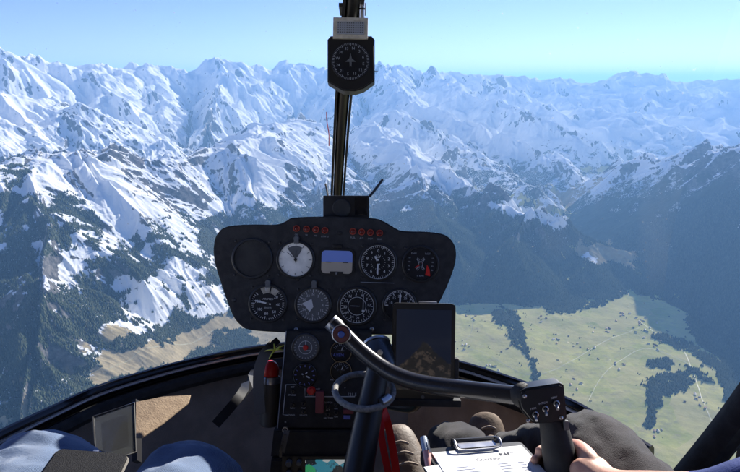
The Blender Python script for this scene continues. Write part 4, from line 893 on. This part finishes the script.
# woods on the valley floor
vw = np.zeros_like(Z)
vpx, vpy = PX + 3.4 * fbm(X / 60, Y / 60, 3, 700), PY + 3.4 * fbm(X / 60, Y / 60, 3, 720)
wpx, wpy = vpx, vpy
for b in [(668,384,24,11,-8),(655,400,8,10,10),(651,416,5,13,10),(660,364,14,5,0),(675,342,25,5,18),(712,362,22,5,28),(700,375,18,3,30),(517,335,8,14,-18),(506,318,14,8,10),(548,300,8,6,0),(566,304,22,9,-5),
          (526,352,2.6,9,-35),(533,364,3,10,-20),(536,377,3.4,8,-5),(537,385,6,3,0),(700,325,12,18,-30),(630,283,10,6,0),(235,342,24,12,10),(165,336,13,9,0),(128,343,22,7,-14),(188,327,12,3,0),(226,362,22,4,0),(603,301,18,4,-20)]:
    vw = np.maximum(vw, blob(*b, .3))
vw *= sstep(-.8, -.25, n4 + .3 * n2)
vt = sstep(.42, .62, fbm(X / 45, Y / 45, 3, 740) + .25 * n1)       # single trees and rows between fields
forest = np.where((valley > .4) & (Z > -2080), np.maximum(vw, vt * .5) * (vw > .1) , forest)
forest = np.clip(np.maximum(forest, vw * (PX < 300)), 0, 1)
snow = snow * (1 - valley * (1 - sstep(.3, .5, n1 + n2 * .5 + .75 * sstep(-1000, -2400, X) - .28)))
meadow = np.clip(1 - snow, 0, 1) * np.maximum(sstep(-1530, -1690, Z + 80 * n1), bare)
brown = np.clip(sstep(500, -1100, X + 500 * n3) + bare + .35 * sstep(.1, .5, n3 + n1 * .5), 0, 1)
del vpx, vpy, opn, wood
print('cover', time.time() - T0)

def mesh_from_grid(name, X, Y, Z, cols=None):
    nr, na = X.shape
    co = np.empty((nr * na, 3), np.float32); co[:, 0] = X.ravel(); co[:, 1] = Y.ravel(); co[:, 2] = Z.ravel()
    i = np.arange((nr - 1) * (na - 1)); r_, a_ = i // (na - 1), i % (na - 1); v = r_ * na + a_
    fc = np.stack([v, v + 1, v + na + 1, v + na], 1)[:, ::-1].astype(np.int32)   # normals up
    me = bpy.data.meshes.new(name)
    me.vertices.add(len(co)); me.vertices.foreach_set('co', co.ravel())
    me.loops.add(fc.size); me.loops.foreach_set('vertex_index', fc.ravel())
    me.polygons.add(len(fc)); me.polygons.foreach_set('loop_start', np.arange(0, fc.size, 4, dtype=np.int32))
    if cols is not None:
        at = me.color_attributes.new('cover', 'FLOAT_COLOR', 'POINT'); at.data.foreach_set('color', cols.astype(np.float32).ravel())
    me.update(); me.polygons.foreach_set('use_smooth', np.ones(len(fc), bool))
    return me
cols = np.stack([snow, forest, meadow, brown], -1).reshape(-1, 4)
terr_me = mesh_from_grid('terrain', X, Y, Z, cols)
terrain = bpy.data.objects.new('terrain', terr_me); COL.objects.link(terrain); tag(terrain, kind='structure')
print('terrain mesh', time.time() - T0, len(terr_me.vertices))

def terrain_material():
    t = NT('alpine_ground'); a = t.n('ShaderNodeAttribute', _attribute_name='cover')
    sep = t.n('ShaderNodeSeparateColor', Color=a.outputs['Color'])
    S_, Fo, Me = sep.outputs; Br = a.outputs['Alpha']
    f1 = t.noise(.02, 8, .65); f2 = t.noise(.006, 6, .6); f3 = t.noise(.07, 4, .6); f4 = t.noise(.0025, 5, .55)
    # rock / scree
    rock = t.mix(t.ramp(f1, .35, .65), (.05, .05, .052), (.19, .18, .17)); rock = t.mix(t.ramp(f3, .45, .7), rock, (.11, .105, .10))
    # meadow
    green = t.mix(t.ramp(f2, .35, .62), (.35, .37, .115), (.52, .49, .175)); green = t.mix(t.ramp(f1, .45, .7), green, (.36, .34, .17))
    tan = t.mix(t.ramp(f2, .38, .62), (.30, .25, .15), (.40, .33, .20)); tan = t.mix(t.ramp(f1, .5, .75), tan, (.20, .165, .10))
    # fields: voronoi cells of slightly different grass
    v = t.n('ShaderNodeTexVoronoi', Scale=.0055, Randomness=1.0); t.t.links.new(t.coord(), v.inputs['Vector'])
    cellv = t.n('ShaderNodeSeparateColor', Color=v.outputs['Color']).outputs[0]
    green = t.mix(t.math('MULTIPLY', cellv, .8), green, (.50, .44, .20))
    mead = t.mix(t.ramp(t.math('ADD', Br, t.math('MULTIPLY', t.math('SUBTRACT', f2, .5), .8)), .3, .7), green, tan)
    base = t.mix(t.ramp(Me, .3, .6), rock, mead)
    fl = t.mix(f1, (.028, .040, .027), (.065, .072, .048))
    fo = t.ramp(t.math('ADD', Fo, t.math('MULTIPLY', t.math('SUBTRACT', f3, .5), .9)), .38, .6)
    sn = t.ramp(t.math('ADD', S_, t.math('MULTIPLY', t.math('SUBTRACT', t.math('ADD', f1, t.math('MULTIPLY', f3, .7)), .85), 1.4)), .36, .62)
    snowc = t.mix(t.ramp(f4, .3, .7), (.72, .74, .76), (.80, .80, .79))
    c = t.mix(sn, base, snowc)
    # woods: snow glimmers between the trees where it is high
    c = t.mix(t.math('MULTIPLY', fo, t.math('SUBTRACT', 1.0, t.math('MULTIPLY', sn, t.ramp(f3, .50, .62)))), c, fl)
    bump = t.n('ShaderNodeBump', Strength=.55, Distance=9.0)
    hh = t.math('ADD', t.math('MULTIPLY', f1, .8), t.math('MULTIPLY', f3, .25)); t.t.links.new(hh, bump.inputs['Height'])
    m = t.n('ShaderNodeBsdfDiffuse', Roughness=.6); t.t.links.new(c, m.inputs[0]); t.t.links.new(bump.outputs[0], m.inputs['Normal'])
    t.t.links.new(m.outputs[0], t.out.inputs[0]); return t.m
terr_me.materials.append(terrain_material())
# ------------------------------------------------------------------ woods, hamlets and roads
def sample(A, x, y):
    a = np.arctan2(x, y); r = np.hypot(x, y)
    i = np.interp(r, RR, np.arange(len(RR))); j = np.interp(a, AZ, np.arange(len(AZ)))
    i0 = np.minimum(i.astype(int), len(RR) - 2); j0 = np.minimum(j.astype(int), len(AZ) - 2); fi, fj = i - i0, j - j0
    return (A[i0, j0] * (1 - fj) + A[i0, j0 + 1] * fj) * (1 - fi) + (A[i0 + 1, j0] * (1 - fj) + A[i0 + 1, j0 + 1] * fj) * fi
rs = np.random.RandomState(11)
def tree_mesh(name, x, y, hgt, rad, sides=5):
    n = len(x); z = sample(Z, x, y) - 1.0
    ph = rs.rand(n) * 6.28; tone = rs.rand(n)
    lx, ly = rs.randn(n) * .4, rs.randn(n) * .4
    V = np.empty((n, sides + 1, 3), np.float32); C = np.empty((n, sides + 1, 4), np.float32)
    for k in range(sides):
        a = ph + k * 6.2832 / sides; q = rad * (.8 + .4 * rs.rand(n))
        V[:, k, 0] = x + q * np.cos(a); V[:, k, 1] = y + q * np.sin(a); V[:, k, 2] = z + hgt * .08 * rs.rand(n)
    V[:, sides, 0] = x + lx; V[:, sides, 1] = y + ly; V[:, sides, 2] = z + hgt
    C[:] = tone[:, None, None]
    f = np.array([[k, (k + 1) % sides, sides] for k in range(sides)], np.int32)
    FC = (f[None] + (np.arange(n) * (sides + 1))[:, None, None]).reshape(-1, 3).astype(np.int32)
    me = bpy.data.meshes.new(name); me.vertices.add(n * (sides + 1)); me.vertices.foreach_set('co', V.ravel())
    me.loops.add(FC.size); me.loops.foreach_set('vertex_index', FC.ravel())
    me.polygons.add(len(FC)); me.polygons.foreach_set('loop_start', np.arange(0, FC.size, 3, dtype=np.int32))
    at = me.color_attributes.new('tone', 'FLOAT_COLOR', 'POINT'); at.data.foreach_set('color', C.ravel()); me.update()
    t = NT('conifer_needles'); a = t.n('ShaderNodeAttribute', _attribute_name='tone')
    c = t.mix(a.outputs['Fac'], (.028, .042, .027), (.078, .088, .055))
    b = t.n('ShaderNodeBsdfDiffuse'); t.t.links.new(c, b.inputs[0]); t.t.links.new(b.outputs[0], t.out.inputs[0]); me.materials.append(t.m)
    o = bpy.data.objects.new(name, me); COL.objects.link(o); tag(o, kind='stuff'); return o
N = 620000
az_ = (rs.rand(N) - .5) * 2 * R(37); r_ = np.sqrt(rs.rand(N) * (6900 ** 2 - 2500 ** 2) + 2500 ** 2)
x_, y_ = r_ * np.sin(az_), r_ * np.cos(az_)
fm = sample(forest, x_, y_); rag = fbm(x_ / 38, y_ / 38, 3, 900)
ok = (fm + .35 * rag > .42) & (rs.rand(N) < np.clip(1.35 - r_ / 9000, .3, 1) * np.clip(fm * 1.4, 0, 1))
x_, y_ = x_[ok], y_[ok]; n = len(x_); hh = 11 + 13 * rs.rand(n) ** .8
tree_mesh('forest', x_, y_, hh, hh * .27)
print('forest trees', n)
# trees standing loose on the meadows, in rows and small clumps
cs = []
for k in range(450):
    a = (rs.rand() - .5) * 2 * R(36); rr0 = math.sqrt(rs.rand() * (6000 ** 2 - 2500 ** 2) + 2500 ** 2)
    x0, y0 = rr0 * math.sin(a), rr0 * math.cos(a)
    if float(sample(valley.astype(np.float32), np.array([x0]), np.array([y0]))[0]) < .6: continue
    m = rs.randint(1, 9); d = rs.rand() * 6.28; L = rs.rand() ** 2 * 70
    for q in range(m):
        t_ = (rs.rand() - .5) * L; cs.append((x0 + t_ * math.cos(d) + rs.randn() * 7, y0 + t_ * math.sin(d) + rs.randn() * 7))
cs = np.array(cs); hh = 4 + 7 * rs.rand(len(cs))
mt = tree_mesh('meadow_trees', cs[:, 0], cs[:, 1], hh, hh * .42, 6)

def ground_hit(px, py):
    r = ray(px, py); s_ = 1500.0
    while s_ < 12000:
        p = r * s_
        if p[2] < float(sample(Z, np.array([p[0]]), np.array([p[1]]))[0]): return p
        s_ += 15
    return p
M_wall = [pmat('chalet_wood', (.20, .12, .07)), pmat('chalet_plaster', (.6, .57, .5))]
M_roof = [pmat('roof_brown', (.13, .075, .055)), pmat('roof_grey', (.12, .12, .125))]
def house_mesh(l, w_, h, mw, mr):
    bm = bmesh.new(); a, b = l / 2, w_ / 2; e = h * 1.55
    v = [bm.verts.new(p) for p in [(-a,-b,-2),(a,-b,-2),(a,b,-2),(-a,b,-2),(-a,-b,h),(a,-b,h),(a,b,h),(-a,b,h),(-a,0,e),(a,0,e)]]
    for f in [(0,1,5,4),(2,3,7,6),(1,2,6,9,5),(3,0,4,8,7)]: bm.faces.new([v[i] for i in f])
    o = 1.2; k = (e - h) / b
    u = [bm.verts.new(p) for p in [(-a-o,-b-o,h-k*o+.25),(a+o,-b-o,h-k*o+.25),(a+o,0,e+.25),(-a-o,0,e+.25),(a+o,b+o,h-k*o+.25),(-a-o,b+o,h-k*o+.25)]]
    for f in [(0,1,2,3),(3,2,4,5)]:
        q = bm.faces.new([u[i] for i in f]); q.material_index = 1
    me = bpy.data.meshes.new('chalet'); bm.to_mesh(me); bm.free(); me.materials.append(mw); me.materials.append(mr); return me
hm_ = [house_mesh(15, 11, 5.5, M_wall[0], M_roof[0]), house_mesh(19, 13, 6.5, M_wall[1], M_roof[1]), house_mesh(12, 9, 4.5, M_wall[0], M_roof[1])]
ham = [(640,328,12,9,16),(628,318,12,7,9),(655,345,10,6,8),(470,318,6,4,4),(462,345,12,5,8),(492,368,9,5,6),(562,343,12,6,7),(604,330,8,5,6),(618,366,8,5,5),(575,388,10,5,5),(690,318,8,6,5),(700,400,10,8,6),(655,432,8,6,5),(720,350,8,6,4),(545,318,10,5,4),(590,352,12,8,5),(150,362,12,5,3),(190,345,10,4,3),(130,370,10,4,2),(508,345,8,5,4)]
for cx_, cy_, sx_, sy_, k in ham:
    for q in range(k):
        p = ground_hit(cx_ + rs.randn() * sx_ * .6, cy_ + rs.randn() * sy_ * .6)
        if float(sample(valley.astype(np.float32), np.array([p[0]]), np.array([p[1]]))[0]) < .5: continue
        o = bpy.data.objects.new('chalet', hm_[rs.randint(3)]); COL.objects.link(o)
        o.location = (p[0], p[1], float(sample(Z, np.array([p[0]]), np.array([p[1]]))[0])); o.rotation_euler = (0, 0, rs.rand() * 3.14)
        tag(o, 'tiny chalet far below on the sunlit valley meadow', 'house', 'chalets scattered over the valley floor')
# lanes
M_road = pmat('lane_gravel', (.22, .22, .15))
def lane(pts, wd):
    P = [ground_hit(a, b)[:2] for a, b in pts]; Q = []
    for i in range(len(P) - 1):
        p0, p1, p2, p3 = P[max(i-1,0)], P[i], P[i+1], P[min(i+2,len(P)-1)]
        m = max(2, int(np.hypot(*(p2 - p1)) / 20))
        for k in range(m):
            t = k / m; Q.append(.5 * ((2*p1) + (p2-p0)*t + (2*p0-5*p1+4*p2-p3)*t*t + (3*p1-p0-3*p2+p3)*t**3))
    Q = np.array(Q); d = np.gradient(Q, axis=0); d /= np.hypot(d[:,0], d[:,1])[:, None] + 1e-9; nn = np.stack([-d[:,1], d[:,0]], 1)
    return Q - nn * wd, Q + nn * wd
bm = bmesh.new()
for pts, wd in [([(640,322),(655,333),(672,342),(684,352),(690,365),(697,385),(704,405),(716,430)], 4), ([(455,352),(475,350),(500,362),(530,375),(560,368),(590,350),(612,338),(640,328)], 3.2),
                ([(690,365),(660,352),(640,350),(618,362),(600,380),(588,402)], 2.6), ([(470,310),(472,330),(462,345)], 2.6), ([(105,372),(140,352),(185,345),(215,330)], 3)]:
    A, B = lane(pts, wd / 2); za, zb_ = sample(Z, A[:,0], A[:,1]) + .7, sample(Z, B[:,0], B[:,1]) + .7
    va = [bm.verts.new((*p, z)) for p, z in zip(A, za)]; vb = [bm.verts.new((*p, z)) for p, z in zip(B, zb_)]
    for i in range(len(va) - 1): bm.faces.new((va[i], vb[i], vb[i+1], va[i+1]))
me = bpy.data.meshes.new('road'); bm.to_mesh(me); bm.free(); me.materials.append(M_road)
o = bpy.data.objects.new('road', me); COL.objects.link(o); tag(o, kind='structure')
print('valley', time.time() - T0)
HAZE = 3.9e-5; EXPOSURE = 1.5
# ------------------------------------------------------------------ light, sky, air
w = bpy.data.worlds.new('World'); sc.world = w; w.use_nodes = True
wt = w.node_tree; bg = wt.nodes['Background']; sky = wt.nodes.new('ShaderNodeTexSky'); sky.sky_type = 'NISHITA'
sky.sun_disc = False; sky.sun_elevation = SUN_EL; sky.sun_rotation = SUN_AZ; sky.altitude = 2900; sky.air_density = 1.0; sky.dust_density = 0.0; sky.ozone_density = 1.6
tn = wt.nodes.new('ShaderNodeMix'); tn.data_type = 'RGBA'; tn.blend_type = 'MULTIPLY'; tn.inputs[0].default_value = 1
wt.links.new(sky.outputs[0], tn.inputs[6]); tn.inputs[7].default_value = (.76, .775, 1.14, 1)
wt.links.new(tn.outputs[2], bg.inputs[0]); bg.inputs[1].default_value = 0.0555
sl = bpy.data.lights.new('sun', 'SUN'); sl.energy=5; sl.angle = R(.53); sl.color = (1, .94, .85)
sun = bpy.data.objects.new('sun', sl); COL.objects.link(sun)
sd = Vector((math.sin(SUN_AZ) * math.cos(SUN_EL), math.cos(SUN_AZ) * math.cos(SUN_EL), math.sin(SUN_EL)))
sun.rotation_euler = sd.to_track_quat('Z', 'Y').to_euler(); sun.location = sd * 5
# air
zt = max(float(Z.max()), 3.0) + 5; zb = float(Z.min()) - 1.0; rad = 150000
bm = bmesh.new(); bmesh.ops.create_cube(bm, size=1)
bmesh.ops.scale(bm, vec=(2 * rad, 2 * rad, zt - zb), verts=bm.verts); bmesh.ops.translate(bm, vec=(0, 0, (zt + zb) / 2), verts=bm.verts)
hm = bpy.data.meshes.new('haze'); bm.to_mesh(hm); bm.free(); haze = bpy.data.objects.new('haze', hm); COL.objects.link(haze); tag(haze, kind='stuff')
t = NT('air'); pv = t.n('ShaderNodeVolumePrincipled', Density=HAZE, Anisotropy=0.15); pv.inputs['Color'].default_value = (.25, .53, 1.0, 1)
t.t.links.new(pv.outputs[0], t.out.inputs['Volume']); hm.materials.append(t.m)
sc.view_settings.view_transform = 'Standard'; sc.view_settings.look = 'None'; sc.view_settings.exposure = EXPOSURE; sc.view_settings.gamma = 1
sc.view_settings.use_curve_mapping = False
cy = sc.cycles
cy.use_denoising = True; cy.denoiser = 'OPENIMAGEDENOISE'; cy.denoising_input_passes = 'RGB_ALBEDO_NORMAL'
cy.max_bounces = 6; cy.diffuse_bounces = 3; cy.glossy_bounces = 3; cy.transmission_bounces = 4; cy.transparent_max_bounces = 8; cy.volume_bounces = 0
cy.caustics_reflective = False; cy.caustics_refractive = False
print('done', time.time() - T0)
